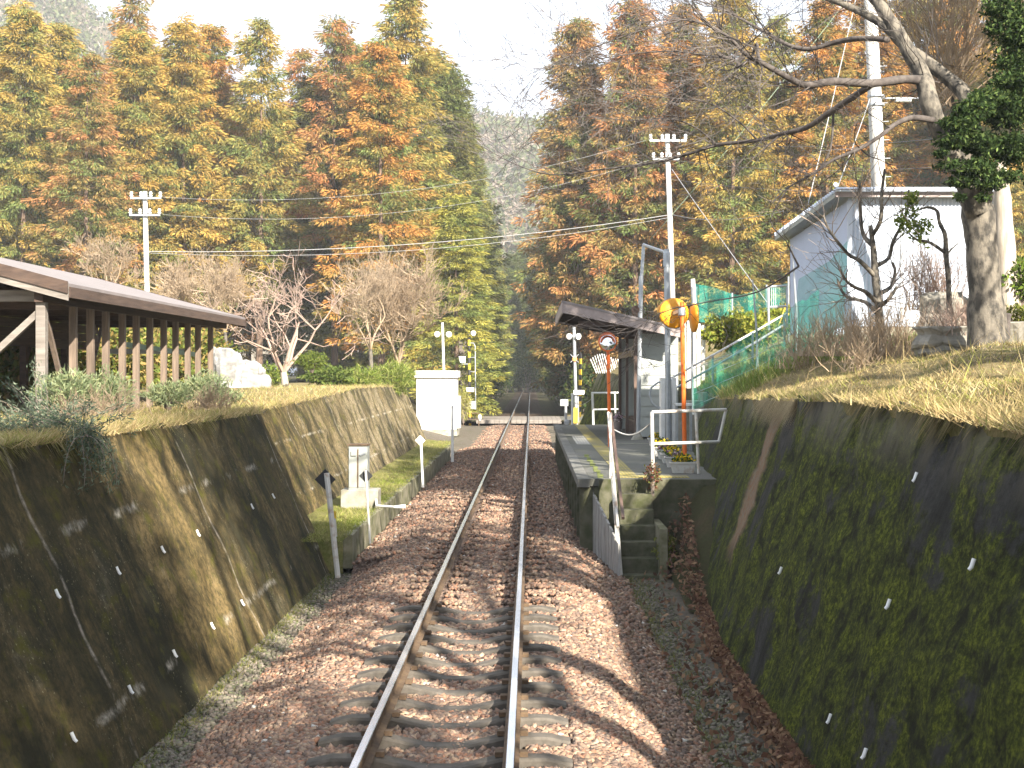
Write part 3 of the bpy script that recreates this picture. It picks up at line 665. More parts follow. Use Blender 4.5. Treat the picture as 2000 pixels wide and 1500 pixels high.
# railings at the far platform end
rf = thing('pipe_railing', 'white pipe railing at the far platform end beyond the small round mirror', 'railing', P(1180, 830, 52))
pipe_set([([P(1159, 831, 52), P(1157, 767, 52)], 0.045), ([P(1202, 831, 52), P(1201, 767, 52)], 0.035)], 'post', M['white_paint'], rf)
pipe_set([([P(1155, 767.5, 52), P(1214, 767, 52)], 0.035), ([P(1157, 800, 52), P(1214, 799, 52)], 0.03)], 'rail', M['white_paint'], rf)
o = MB().tube([P(1118, 832, 52), P(1118, 768, 52)], 0.045, 8).build('marker_post', M['white_paint'], loc=P(1118, 832, 52)); tag(o, 'plain white post at far platform corner next to the track', 'post')
ch = [P(1118, 784, 52).lerp(P(1157, 777, 52), i / 8) - Vector((0, 0, 0.18 * math.sin(math.pi * i / 8))) for i in range(9)]
o = MB().tube(ch, 0.014, 4).build('chain', M['wire'], loc=ch[0]); tag(o, 'thin chain hanging between white posts at the far platform end', 'chain')

# ------------------------------------------------------------------ waiting shelter on the platform
ws = thing('waiting_shelter', 'small open platform shelter with grey siding and slanting brown roof', 'shelter', (4.4, 46, PT))
xa, xb_ = 3.77, 5.05; ya, yb_ = 42.4, 50.0
def roofz(x): return 4.95 - 0.225 * (x - 1.65)
mb = MB()
nb = 10; zt_ = 4.05
for i in range(nb + 1):                      # lapped boards of the end wall facing us
    z0_ = PT + 0.05 + i * 0.305; z1_ = z0_ + 0.31
    pr = [(xa + 0.1, ya, z0_), (xa + 0.1, ya + 0.028, z1_), (xa + 0.1, ya + 0.06, z1_), (xa + 0.1, ya + 0.06, z0_)]
    if z0_ < zt_ - 0.1: mb.prism(pr, (xb_ - xa - 0.1, 0, 0))
mb.build('siding', M['siding'], ws)
mb = MB()
for i in range(nb + 1):
    z0_ = PT + 0.05 + i * 0.305
    if z0_ < zt_ - 0.1: mb.box(xb_ - 0.03, xb_ + 0.03, ya + 0.06, yb_, z0_, z0_ + 0.295)
mb.build('siding', M['siding'], ws)
MB().box(xa + 0.05, xb_, yb_ - 0.05, yb_, PT, 4.05).build('siding', M['siding'], ws)
MB().box(xa, xa + 0.1, ya - 0.01, ya + 0.09, PT, roofz(xa) - 0.2).build('post', M['brown_metal'], ws)
MB().box(xa, xa + 0.1, yb_ - 0.09, yb_ + 0.01, PT, roofz(xa) - 0.2).build('post', M['brown_metal'], ws)
MB().box(xa + 0.005, xa + 0.09, (ya + yb_) / 2 - 0.05, (ya + yb_) / 2 + 0.05, PT, roofz(xa) - 0.2).build('post', M['brown_metal'], ws)
MB().box(xa - 0.01, xa + 0.11, ya, yb_, 3.35, 3.55).build('lintel', M['brown_metal'], ws)
MB().box(xa + 0.15, xa + 0.6, ya + 0.2, yb_ - 0.2, PT + 0.40, PT + 0.46).build('bench_seat', M['wood'], ws)
MB().box(xa + 0.22, xa + 0.3, ya + 0.4, yb_ - 0.4, PT, PT + 0.40).build('bench_support', M['wood_dark'], ws)
r0, r1, q0, q1 = 1.62, 5.15, 41.4, 52.4
prf = [(r0, roofz(r0)), (r1, roofz(r1)), (r1, roofz(r1) - 0.07), (r0, roofz(r0) - 0.07)]
MB().prism([(x, q0, z) for x, z in prf], (0, q1 - q0, 0)).build('roof', M['roof_sheet'], ws)
prf = [(r0 + 0.03, roofz(r0) - 0.071), (r1, roofz(r1) - 0.071), (r1, roofz(r1) - 0.30), (r0 + 0.03, roofz(r0) - 0.36)]
MB().prism([(x, q0 + 0.02, z) for x, z in prf], (0, 0.05, 0)).build('fascia', M['fascia'], ws)
MB().hexa([(r0 - 0.01, q0, roofz(r0) - 0.38), (r0 + 0.03, q0, roofz(r0) - 0.38), (r0 + 0.03, q1, roofz(r0) - 0.38), (r0 - 0.01, q1, roofz(r0) - 0.38)],
          [(r0 - 0.01, q0, roofz(r0) - 0.072), (r0 + 0.03, q0, roofz(r0) - 0.072), (r0 + 0.03, q1, roofz(r0) - 0.072), (r0 - 0.01, q1, roofz(r0) - 0.072)]).build('fascia', M['fascia'], ws)
for i in range(6):
    mb = MB(); y = q0 + 0.5 + i * 1.95; mb.hexa([(r0 + 0.06, y, roofz(r0) - 0.30), (r0 + 0.06, y + 0.1, roofz(r0) - 0.30), (r1 - 0.1, y + 0.1, roofz(r1) - 0.27), (r1 - 0.1, y, roofz(r1) - 0.27)],
                                 [(r0 + 0.06, y, roofz(r0) - 0.08), (r0 + 0.06, y + 0.1, roofz(r0) - 0.08), (r1 - 0.1, y + 0.1, roofz(r1) - 0.08), (r1 - 0.1, y, roofz(r1) - 0.08)])
    mb.build('rafter', M['wood_dark'], ws)
prf = [(r0 + 0.06, roofz(r0) - 0.072), (r1, roofz(r1) - 0.072), (r1, roofz(r1) - 0.09), (r0 + 0.06, roofz(r0) - 0.09)]
MB().prism([(x, q0 + 0.08, z) for x, z in prf], (0, q1 - q0 - 0.1, 0)).build('ceiling', M['wood_dark'], ws)
MB().box(r0 + 0.5, xa, q0 + 0.6, q0 + 0.72, 4.22, 4.38).build('beam', M['brown_metal'], ws)
# pale ribbed board panel behind the shelter
bp = thing('board_screen', 'tall pale ribbed board screen standing right behind the platform shelter', 'screen', (5.6, 47, 2.4))
for i in range(5):
    a = P(1336 + 9.5 * i, 0, 66 - i); x0_ = a.x
    MB().box(x0_ - 0.06, x0_ + 0.06, a.y, a.y + 0.04, 2.4, 4.45 - 0.02 * i).build('board', M['pole_concrete'], bp)
MB().box(P(1336, 0, 66).x, P(1380, 0, 62).x, 44.9, 44.94, 3.1, 3.2).build('rail', M['wood_light'], bp)
o = MB().tube([P(1358, 640, 62), P(1353, 545, 62)], 0.07, 8).build('post', M['white_paint'], loc=P(1358, 640, 62)); tag(o, 'white square-topped post rising behind the ribbed board screen', 'post')

# ------------------------------------------------------------------ traffic mirrors
def mirror(name_label, base, top, centre, r, face, back, loc):
    t_ = thing('traffic_mirror', name_label, 'traffic mirror', base)
    MB().tube([base, base.lerp(top, 0.5), top], 0.05 if r > 0.3 else 0.045, 10).build('pole', M['orange_paint'], t_)
    n = Vector(face).normalized()
    MB().lathe(centre - n * 0.10, n, [(0.0, 0.02), (0.005, r * 0.55), (0.03, r * 0.9), (0.055, r * 1.0), (0.10, r * 1.02), (0.10, r * 0.96)], 28).build('back_shell', back, t_, smooth=True)
    MB().lathe(centre, n, [(0.0, r * 0.96), (0.03, r * 0.8), (0.052, r * 0.5), (0.062, r * 0.2), (0.064, 0.01)], 28).build('mirror_face', M['mirror'], t_, smooth=True)
    hood = MB()
    pts = [centre + n * 0.02 + (Vector((0, 0, 1)) * math.sin(a) + n.cross(Vector((0, 0, 1))).normalized() * math.cos(a)) * r * 1.02 for a in [math.pi * k / 12 for k in range(13)]]
    for k in range(12): 
        p, q = pts[k], pts[k + 1]; hood.add([p, q, q + n * 0.14, p + n * 0.14, p * 1.0 + (p - centre) * 0.02, q + (q - centre) * 0.02, q + (q - centre) * 0.02 + n * 0.14, p + (p - centre) * 0.02 + n * 0.14], [(0, 1, 2, 3), (7, 6, 5, 4), (3, 2, 6, 7)])
    hood.build('hood', back, t_)
    return t_
b0, t0_ = P(1338, 922, 99), P(1332, 590, 99); c0 = P(1318, 611, 98.5) + Vector((0, 0.22, 0))
tm = mirror('large round traffic mirror seen from its amber back, on orange pole beside near white railing', b0, t0_, c0, 0.30, (-0.15, 1, -0.05), M['mirror_back'], b0)
mb = MB(); mb.bar(P(1329, 608, 99), c0 - Vector((0, 0.12, 0)), 0.07, 0.07); mb.tube([P(1332, 614, 99) - Vector((0, 0, 0.02)), P(1332, 601, 99)], 0.075, 10); mb.build('clamp', M['steel'], tm)
c1 = P(1347, 620, 98) + Vector((0.03, 0.1, 0)); n1 = Vector((1.0, 0.12, 0)).normalized()
MB().lathe(c1, n1, [(0.0, 0.02), (0.03, 0.27), (0.06, 0.30), (0.10, 0.29)], 24).build('back_shell', M['mirror_back'], tm, smooth=True)
b1 = P(1191, 873, 75); c2 = P(1187, 669, 75)
tm2 = mirror('small round traffic mirror facing us on orange pole before the shelter opening', b1, P(1188, 672, 75) + Vector((0, 0.14, 0)), c2, 0.235, (-0.10, -1, 0.15), M['orange_paint'], b1)

# ------------------------------------------------------------------ posts, lamps and notice stands on the platform
lp = thing('lamp_post', 'grey pipe frame over the platform with angled top bar, in front of the shelter wall', 'lamp post', P(1247, 862, 67))
MB().tube([P(1246, 862, 67), P(1252, 540, 67)], 0.065, 8).build('post', M['steel'], lp)
MB().tube([P(1251, 575, 67), P(1257, 478, 67)], 0.05, 8).build('post', M['steel'], lp)
MB().tube([P(1257, 478, 67), P(1302, 494, 78)], 0.045, 8).build('crossbar', M['steel'], lp)
MB().lathe(P(1245, 868, 67), (0, 0, 1), [(0, 0.26), (0.12, 0.20), (0.35, 0.08)], 12).build('footing', M['concrete'], lp)
MB().lathe(P(1240, 601, 67), (0, -1, -0.3), [(0, 0.03), (0.05, 0.08), (0.22, 0.12), (0.24, 0.12)], 12).build('loudspeaker', M['brown_metal'], lp)
o = thing('pipe_post', 'thick grey pipe post standing between the lamp frame and the orange mirror pole', 'post', P(1306, 880, 78))
MB().tube([P(1306, 880, 78), P(1302, 487, 78)], 0.075, 10).build('post', M['steel'], o)
MB().lathe(P(1302, 494, 78), (0, 0, 1), [(-0.35, 0.09), (0.0, 0.09), (0.08, 0.05)], 10).build('cap', M['steel'], o)
nb_ = thing('notice_stand', 'white double-post notice stand seen edge-on beside the grey pipe post', 'notice stand', P(1300, 866, 76))
for px, w in ((1293, 0.09), (1315, 0.10)): 
    a = P(px, 864, 76); MB().box(a.x - w / 2, a.x + w / 2, a.y - 0.3, a.y + 0.3, a.z - 0.05, P(px, 738, 76).z).build('panel', M['white_paint'], nb_)
MB().box(P(1299, 0, 76).x, P(1309, 0, 76).x, D(76) + 0.2, D(76) + 0.25, PT, P(0, 740, 76).z).build('post', M['steel'], nb_)
sh = thing('white_bench', 'narrow white bench behind the orange mirror pole', 'bench', P(1335, 880, 78))
a, b_ = P(1318, 790, 78), P(1353, 790, 78)
MB().box(a.x, b_.x, a.y - 0.2, a.y + 0.2, a.z - 0.03, a.z + 0.03).build('seat', M['white_paint'], sh)
for x in (a.x + 0.05, b_.x - 0.05): MB().box(x - 0.02, x + 0.02, a.y - 0.15, a.y + 0.15, PT, a.z - 0.03).build('leg', M['steel'], sh)

# flower troughs along the wall
FP = [(1334, 905, 101), (1322, 893, 95), (1313, 884, 91), (1304, 877, 87), (1296, 871, 84), (1290, 866, 81), (1284, 845, 74)]
FL = ['white planter of yellow pansies nearest to us, beside the orange mirror pole', 'white planter of yellow and purple pansies, second from the orange pole', 'white planter of yellow pansies, third from the orange pole', 'white planter of purple pansies, fourth from the orange pole', 'white planter of yellow pansies, fifth from the orange pole', 'white planter of yellow pansies behind the left post of the railing', 'white planter with yellow flowers alone near the notice stand']
for (px, py, fd), lab in zip(FP, FL):
    a = P(px, py, fd); a.z = PT
    t_ = thing('planter', lab, 'planter', a, 'flower planters along the platform')
    w, d_, h_ = 0.24, 0.12, 0.22
    mb = MB().hexa([(a.x - w * .8, a.y - d_ * .8, PT), (a.x + w * .8, a.y - d_ * .8, PT), (a.x + w * .8, a.y + d_ * .8, PT), (a.x - w * .8, a.y + d_ * .8, PT)], [(a.x - w, a.y - d_, PT + h_), (a.x + w, a.y - d_, PT + h_), (a.x + w, a.y + d_, PT + h_), (a.x - w, a.y + d_, PT + h_)])
    mb.box(a.x - w - .02, a.x + w + .02, a.y - d_ - .02, a.y + d_ + .02, PT + h_ - .03, PT + h_)
    mb.build('trough', M['white_rusty'], t_)
    c, dr = blob_pts((a.x, a.y, PT + h_ + 0.05), (w, d_, 0.10), 260, 0.2)
    cols = pick([(0.75, 0.55, 0.02), (0.70, 0.48, 0.02), (0.06, 0.12, 0.02), (0.05, 0.10, 0.02)] if 'purple' not in lab else [(0.7, 0.5, 0.02), (0.20, 0.05, 0.22), (0.6, 0.5, 0.5), (0.06, 0.12, 0.02)], 260)
    v, f, c = leaves(c, 260, 0.055, 0.05, cols); arr_obj('flowers', v, f, M['leaf'], parent=t_, col=c)
a = P(1206, 826, 58); c, dr = blob_pts((a.x, a.y, PT + .45), (0.18, 0.18, 0.16), 200, 0.2)
t_ = thing('planter', 'pot of pale pink flowers at the far shelter post', 'planter', (a.x, a.y, PT), 'flower planters along the platform')
MB().lathe((a.x, a.y, PT), (0, 0, 1), [(0, .12), (.3, .17), (.3, .15)], 12).build('pot', M['fascia'], t_)
v, f, c = leaves(c, 200, 0.07, 0.06, pick([(0.6, 0.35, 0.5), (0.7, 0.6, 0.65), (0.06, 0.1, 0.03)], 200)); arr_obj('flowers', v, f, M['leaf'], parent=t_, col=c)

# ------------------------------------------------------------------ stair rail up the bank, net fences
sr = thing('stair_rail', 'two-bar metal stair railing climbing the grassy bank behind the shelter', 'handrail', P(1312, 800, 74))
for dy in (0, 24):
    MB().tube([P(1312, 738 + dy, 74), P(1395, 692 + dy, 71), P(1475, 647 + dy * .9, 68), P(1536, 612 + dy * .8, 66)], 0.032, 6).build('rail', M['white_rusty'] if dy == 0 else M['steel'], sr)
for px, py in ((1312, 738), (1392, 694), (1470, 650), (1532, 615)): MB().tube([P(px, py, 71), P(px, py + 62, 71)], 0.03, 6).build('post', M['steel'], sr)
lo_ = [P(1312, 742, 76), P(1285, 747, 76), P(1272, 757, 76), P(1269, 772, 76), P(1273, 787, 76), P(1284, 796, 76), P(1300, 797, 76)]
MB().tube(lo_, 0.028, 6).build('rail_loop', M['steel'], sr)
so = thing('bank_steps', 'concrete steps climbing the bank behind the green net fence', 'steps', P(1320, 830, 74))
for i in range(8):
    a = P(1322 + 27 * i, 800 - 16.5 * i, 72 - i); MB().box(a.x - 0.05, a.x + 0.75, a.y, a.y + 1.2, a.z - 1.2, a.z).build('step', M['concrete'], so)

nf = thing('net_fence', 'green net fence on thin posts along the grassy bank edge before the shed', 'fence', P(1478, 745, 90))
fpos = [(1352, 800, 720, 86), (1478, 748, 640, 90), (1555, 702, 590, 95), (1600, 650, 560, 99)]
for i, (px, yb_, yt_, fd) in enumerate(fpos[:3]):
    top = (560, 545, 478)[i]; MB().tube([P(px + 2, yb_ + 10, fd), P(px, yt_ + 10, fd), P(px - 8 if i else px, top, fd)], [0.028, 0.026, 0.012], 6).build('post', M['steel'], nf)
V = []; Fq = []; nseg = 24
for i in range(len(fpos) - 1):
    for k in range(9):
        t_ = k / 8; a = Vector([fpos[i][j] + (fpos[i + 1][j] - fpos[i][j]) * t_ for j in (0, 1, 3)]); yt_ = fpos[i][2] + (fpos[i + 1][2] - fpos[i][2]) * t_
        for m_ in range(5):
            py = a.y + (yt_ - a.y) * m_ / 4 + 2.5 * math.sin(k * 1.7 + m_ * 2) + 8 * math.sin(math.pi * t_) * m_ / 4
            V.append(P(a.x, py, a.z + 0.3 * math.sin(k * 2 + m_)))
nrow = len(V) // 5
Fq = [(i * 5 + j, i * 5 + j + 1, (i + 1) * 5 + j + 1, (i + 1) * 5 + j) for i in range(nrow - 1) for j in range(4)]
o = arr_obj('net', [tuple(v) for v in V], Fq, M['net'], parent=nf)
for k in range(4):
    MB().tube([P(px, yb_ - 6 - k * 24, fd) for px, yb_, yt_, fd in fpos[:3]], 0.006, 4).build('wire', M['steel'], nf)
# net draped against the shed side
V = [P(px, py, fd) for px, py, fd in ((1545, 690, 94), (1552, 610, 93), (1560, 545, 92), (1600, 640, 97), (1610, 570, 96), (1620, 510, 95), (1648, 640, 99), (1652, 560, 98), (1655, 470, 97), (1640, 690, 100), (1650, 650, 100))]
o = arr_obj('draped_net', [tuple(v) for v in V], [(0, 3, 4, 1), (1, 4, 5, 2), (3, 6, 7, 4), (4, 7, 8, 5), (0, 9, 3), (9, 10, 6, 3)], M['net'], loc=V[0]); tag(o, 'loose green net draped in front of the shed side wall', 'net')
# far turquoise net
V = []; 
for k in range(13):
    t_ = k / 12; x = 1350 + 190 * t_
    for m_ in range(3): V.append(tuple(P(x, 626 - m_ * (27 + 12 * abs(2 * t_ - 1) ** 2) + 4 * math.sin(k + m_), 58 + 0.4 * math.sin(k * 2.1))))
Fq = [(i * 3 + j, i * 3 + j + 1, (i + 1) * 3 + j + 1, (i + 1) * 3 + j) for i in range(12) for j in range(2)]
t_ = thing('net_fence', 'turquoise net stretched along the hedge top behind the stair railing', 'fence', P(1440, 640, 58))
arr_obj('net', V, Fq, M['net2'], parent=t_)
for px, top in ((1360, 560), (1430, 572), (1497, 556), (1540, 540)): MB().tube([P(px, 690, 58), P(px, top, 58)], 0.03, 6).build('post', M['steel'], t_)
gt = thing('mesh_gate', 'grey mesh gate frame at the stair top beside the shed', 'gate', P(1503, 645, 66))
for p, q in (((1502, 645), (1500, 560)), ((1500, 560), (1537, 558)), ((1537, 558), (1537, 640)), ((1501, 600), (1537, 598))): MB().tube([P(*p, 66), P(*q, 66)], 0.035, 6).build('frame', M['steel'], gt)
mb = MB()
for k in range(9): mb.tube([P(1503 + 4 * k, 560, 66), P(1503 + 4 * k, 600, 66)], 0.008, 3)
mb.build('bars', M['steel'], gt)
for (p, q), lab in zip((((1522, 632), (1538, 585)), ((1527, 640), (1540, 612))), ('longer yellow board leaning by the mesh gate', 'shorter yellow board leaning by the mesh gate')):
    o = MB().bar(P(*p, 65), P(*q, 65), 0.12, 0.03).build('yellow_board', M['yellow'], loc=P(*p, 65)); tag(o, lab, 'board')

# ------------------------------------------------------------------ shed on the right bank
sd = thing('storage_shed', 'white corrugated metal shed on the right bank behind the thick tree trunk', 'shed', P(1657, 609, 95))
f1, f2 = 95.0, 77.5; A = P(1657, 609, f1); xr = P(1940, 0, f1).x; ys1, ys2 = D(f1), D(f2); zb_, ztn, ztf = A.z - 0.3, P(0, 392, f1).z, P(0, 468, f2).z
def corr(x0_, x1_, y, z0_, z1_, pitch=0.076, amp=0.012):
    n_ = int((x1_ - x0_) / pitch * 4); V = []; 
    for i in range(n_ + 1):
        x = x0_ + (x1_ - x0_) * i / n_; yy = y + amp * math.sin(2 * math.pi * i / 4)
        V += [(x, yy, z0_), (x, yy, z1_)]
    return V, [(2 * i, 2 * i + 2, 2 * i + 3, 2 * i + 1) for i in range(n_)]
v, f = corr(A.x, xr, ys1, zb_, ztn + 0.05); arr_obj('front_wall', v, f, M['sheet_white'], parent=sd)
mb = MB().add([(A.x, ys1 + 0.02, zb_), (A.x, ys2, zb_), (A.x, ys2, ztf), (A.x, ys1 + 0.02, ztn)], [(0, 1, 2, 3)]); mb.add([(A.x + 0.04, ys1 + 0.02, zb_), (A.x + 0.04, ys2, zb_), (A.x + 0.04, ys2, ztf), (A.x + 0.04, ys1 + 0.02, ztn)], [(3, 2, 1, 0)])
mb.build('side_wall', M['sheet_lilac'], sd)
MB().box(A.x, xr, ys2 - 0.04, ys2, zb_, ztf).build('back_wall', M['sheet_lilac'], sd)
MB().box(A.x - 0.03, A.x + 0.06, ys1 - 0.05, ys1 - 0.015, zb_, ztn).build('corner_trim', M['sheet_white'], sd)
zr1, zr2 = ztn + 0.16, ztf + 0.14
MB().hexa([(A.x - 0.30, ys1 - 0.18, zr1 - 0.10), (xr + 0.1, ys1 - 0.18, zr1 - 0.10), (xr + 0.1, ys2 + 0.5, zr2 - 0.12), (A.x - 0.30, ys2 + 0.5, zr2 - 0.12)], [(A.x - 0.30, ys1 - 0.18, zr1), (xr + 0.1, ys1 - 0.18, zr1), (xr + 0.1, ys2 + 0.5, zr2 - 0.02), (A.x - 0.30, ys2 + 0.5, zr2 - 0.02)]).build('roof', M['grey_box'], sd)
MB().box(A.x - 0.32, xr + 0.1, ys1 - 0.23, ys1 - 0.185, zr1 - 0.11, zr1 + 0.02).build('gutter', M['fascia'], sd)
mb = MB()
for i in range(34):
    y = ys1 - 0.3 + (ys2 - ys1 + 0.7) * i / 33; z = zr1 + (zr2 - zr1) * (y - ys1 + 0.3) / (ys2 - ys1 + 0.7)
    mb.tube([(A.x - 0.32, y, z + 0.03), (A.x + 3.2, y, z + 0.03)], 0.05, 6)
mb.build('roof_ribs', M['sheet_white'], sd)
MB().box(A.x - 0.02, xr, ys1 + 0.03, ys1 + 0.3, zb_ - 0.6, zb_ + 0.12).build('footing', M['concrete'], sd)
MB().box(P(1760, 0, f1).x - 0.02, P(1760, 0, f1).x + 0.02, ys1 - 0.03, ys1 - 0.014, zb_ + 0.1, ztn).build('seam', M['steel'], sd)

# ------------------------------------------------------------------ bicycle shelter on the left bank
bs = thing('bicycle_shelter', 'long open timber bicycle shelter with grey sheet roof on the left bank', 'shelter', (-7.5, 28.5, 2.1))
ex, ey0, ey1, SLR, ridge = -6.48, 22.35, 36.1, 0.265, -10.2
def bz(x): return 4.25 + SLR * ((ex - x) if x > ridge else (ex - ridge) - (ridge - x))
for sgn, x0_, x1_ in ((1, ex, ridge), (-1, ridge, 2 * ridge - ex)):
    z0_, z1_ = bz(x0_), bz(x1_)
    MB().hexa([(x0_, ey0, z0_ - 0.05), (x0_, ey1, z0_ - 0.05), (x1_, ey1, z1_ - 0.05), (x1_, ey0, z1_ - 0.05)], [(x0_, ey0, z0_), (x0_, ey1, z0_), (x1_, ey1, z1_), (x1_, ey0, z1_)]).build('roof_sheet', M['roof_sheet'], bs)
    for y, m_ in ((ey0 - 0.05, 'wood_light'), (ey1 + 0.01, 'wood_dark')):
        MB().hexa([(x0_, y, z0_ - 0.27), (x0_, y + 0.04, z0_ - 0.27), (x1_, y + 0.04, z1_ - 0.27), (x1_, y, z1_ - 0.27)], [(x0_, y, z0_ + 0.01), (x0_, y + 0.04, z0_ + 0.01), (x1_, y + 0.04, z1_ + 0.01), (x1_, y, z1_ + 0.01)]).build('bargeboard', M[m_], bs)
        if y < ey0: MB().hexa([(x0_, y - 0.03, z0_ - 0.16), (x0_, y - 0.002, z0_ - 0.16), (x1_, y - 0.002, z1_ - 0.16), (x1_, y - 0.03, z1_ - 0.16)], [(x0_, y - 0.03, z0_ + 0.03), (x0_, y - 0.002, z0_ + 0.03), (x1_, y - 0.002, z1_ + 0.03), (x1_, y - 0.03, z1_ + 0.03)]).build('bargeboard', M['wood_dark'], bs)
MB().box(ex - 0.04, ex + 0.02, ey0, ey1, bz(ex) - 0.22, bz(ex) - 0.052).build('eave_board', M['wood_dark'], bs)
mb = MB()
for i in range(19):
    y = ey0 + 0.25 + (ey1 - ey0 - 0.5) * i / 18
    for x0_, x1_ in ((ex - 0.05, ridge), (ridge, 2 * ridge - ex + 0.05)):
        mb.hexa([(x0_, y, bz(x0_) - 0.2), (x0_, y + .06, bz(x0_) - 0.2), (x1_, y + .06, bz(x1_) - 0.2), (x1_, y, bz(x1_) - 0.2)], [(x0_, y, bz(x0_) - 0.051), (x0_, y + .06, bz(x0_) - 0.051), (x1_, y + .06, bz(x1_) - 0.051), (x1_, y, bz(x1_) - 0.051)])
mb.build('rafters', M['wood_dark'], bs)
MB().box(-7.06, -6.92, ey0 + .1, ey1 - .1, bz(-7) - 0.42, bz(-7) - 0.2).build('plate_beam', M['wood_dark'], bs)
pyv = [22.6, 24.15, 25.1, 26.0, 27.05, 28.0, 29.0, 30.1, 31.1, 32.2, 33.2, 34.5]
for i, y in enumerate(pyv):
    w = 0.075 if i == 0 else 0.058
    MB().box(-6.99 - w, -6.99 + w, y - w, y + w, 1.95, bz(-7) - 0.42 + 0.001).build('post', M['wood_light'] if i == 0 else M['wood'], bs, bevel=0.006)
for y in (22.7, 25.4, 28.1, 30.8, 33.5, 35.6):
    MB().box(-10.27, -10.13, y, y + 0.14, 1.9, bz(-10.2) - 0.2).build('post', M['wood_dark'], bs)
    MB().box(-10.13, -7.05, y + 0.02, y + 0.12, bz(-7) - 0.40, bz(-7) - 0.22).build('tie_beam', M['wood_light'] if y < 23 else M['wood_dark'], bs)
    MB().bar((-10.2, y + 0.07, 3.0), (-10.2, y + 1.0, 4.2), 0.08, 0.08).build('brace', M['wood_dark'], bs)
MB().box(-9.9, -8.7, 22.62, 22.72, 2.9, 2.9001).build('brace', M['wood'], bs) if False else None
MB().bar((-8.3, 22.62, 2.65), (-7.05, 22.62, 3.80), 0.10, 0.10).build('brace', M['wood_light'], bs)
MB().bar((-6.99, 22.7, 3.85), (-6.99, 23.7, 2.5), 0.07, 0.07).build('brace', M['wood'], bs)
mb = MB()
for k in range(6): mb.box(-10.12, -10.08, 26.6, ey1 - 0.3, 3.42 + 0.2 * k, 3.42 + 0.2 * k + 0.19)
mb.build('back_boards', M['wood_dark'], bs)
MB().box(-9.2, -7.3, 33.2, 33.24, 3.3, 3.42).build('rack_rail', M['net2'] if False else M['steel'], bs)
MB().bar((-7.3, 28.2, 3.42), (-7.3, 34.3, 3.3), 0.05, 0.10).build('rack_rail', simple('pale green metal', (0.16, 0.26, 0.22), (0.13, 0.22, 0.19), 4, 0.5, bmp=0), bs)
MB().box(-10.3, -6.8, ey0 + .2, ey1, 1.9, 2.12).build('floor_slab', M['concrete'], bs)

# ------------------------------------------------------------------ utility poles and wires
def crossarm(parent, c, L, fd, n=4):
    MB().bar(c - Vector((L / 2, 0, 0)), c + Vector((L / 2, 0, 0)), 0.09, 0.09).build('crossarm', M['steel'], parent)
    for k in range(n):
        p = c + Vector(((k / (n - 1) - 0.5) * L * 0.94, 0, 0.05)); MB().lathe(p, (0, 0, 1), [(0, 0.05), (0.06, 0.10), (0.12, 0.05), (0.18, 0.09), (0.26, 0.05)], 8).build('insulator', M['white_paint'], parent)
def upole(label, top, bot, fd, r, arms):
    a, b_ = P(*bot, fd), P(*top, fd); t_ = thing('utility_pole', label, 'utility pole', a)
    MB().tube([a, b_], [r, r * 0.72], 12).build('pole', M['pole_concrete'], t_, smooth=True)
    for px, py, L in arms: crossarm(t_, P(px, py, fd) - Vector((0, r + 0.05, 0)), L, fd)
    return t_
u1 = upole('pale concrete utility pole with two crossarms rising behind the bicycle shelter', (283, 374), (291, 760), 40, 0.15, [(287, 388, 1.5), (285, 421, 1.5)])
u2 = upole('slim pale utility pole with crossarms rising behind the round orange mirror', (1303, 262), (1318, 742), 40, 0.16, [(1304, 276, 1.8), (1300, 312, 1.3)])
u3 = upole('thick concrete utility pole rising behind the shed roof', (1690, -230), (1728, 640), 72, 0.215, [])
for k in range(7):
    y = 130 + 36 * k; MB().tube([P(1708 + 0.035 * (y - 60), y, 71), P(1708 + 0.035 * (y - 60) + 22, y - 1, 71)], 0.012, 5).build('step_bolt', M['steel'], u3)
for y in (190, 207): MB().lathe(P(1710.5, y, 72), (0, 0, 1), [(0, 0.235), (0.05, 0.235)], 12).build('band', M['steel'], u3)
MB().tube([P(1712, 192, 71), P(1802, 192, 71)], 0.02, 5).build('bracket', M['steel'], u3)
MB().box(P(1749, 0, 71).x, P(1779, 0, 71).x, D(71) - 0.08, D(71) + 0.08, P(0, 199, 71).z, P(0, 191, 71).z).build('junction_box', M['grey_box'], u3)
def wire(label, a, b_, sag=0.4, r=0.014, n=16, mat=None):
    pts = [a.lerp(b_, i / n) - Vector((0, 0, 4 * sag * (i / n) * (1 - i / n))) for i in range(n + 1)]
    o = MB().tube(pts, r, 4).build('overhead_wire', mat or M['wire'], loc=a); return tag(o, label, 'wire')
wire('thick pale cable crossing the track between the two utility poles', P(290, 491, 40), P(1312, 419, 40), 0.55, 0.02)
wire('second strand just under the pale cable crossing the track', P(290, 494, 40), P(1312, 424, 40), 0.75, 0.012)
wire('pale cable running from the slim pole to the right, toward the shed roof', P(1312, 419, 40), P(1530, 412, 52), 0.3, 0.016)
wire('upper thin wire crossing the forest from the left pole crossarm to the slim pole', P(318, 385, 40), P(1268, 272, 40), 1.1, 0.008)
wire('lower thin wire crossing the forest from the left pole crossarm to the slim pole', P(318, 419, 40), P(1278, 310, 40), 1.2, 0.008)
for y0_, y1_, w in ((276, 270, 'topmost'), (312, 326, 'middle'), (350, 368, 'lowest')):
    wire(f'{w} thin wire from the slim pole rightward to behind the tree trunk', P(1310, y0_, 40), P(1835, y1_, 50), 0.3, 0.008)
wire('green guy wire from the grey lamp frame up toward the right', P(1268, 470, 67), P(1700, -60, 72), 0.15, 0.012, mat=simple('green sheath', (0.28, 0.36, 0.24), None, 4, 0.6, bmp=0))
wire('guy wire slanting down from the slim pole to the net fence', P(1312, 330, 40), P(1505, 600, 60), 0.05, 0.016)
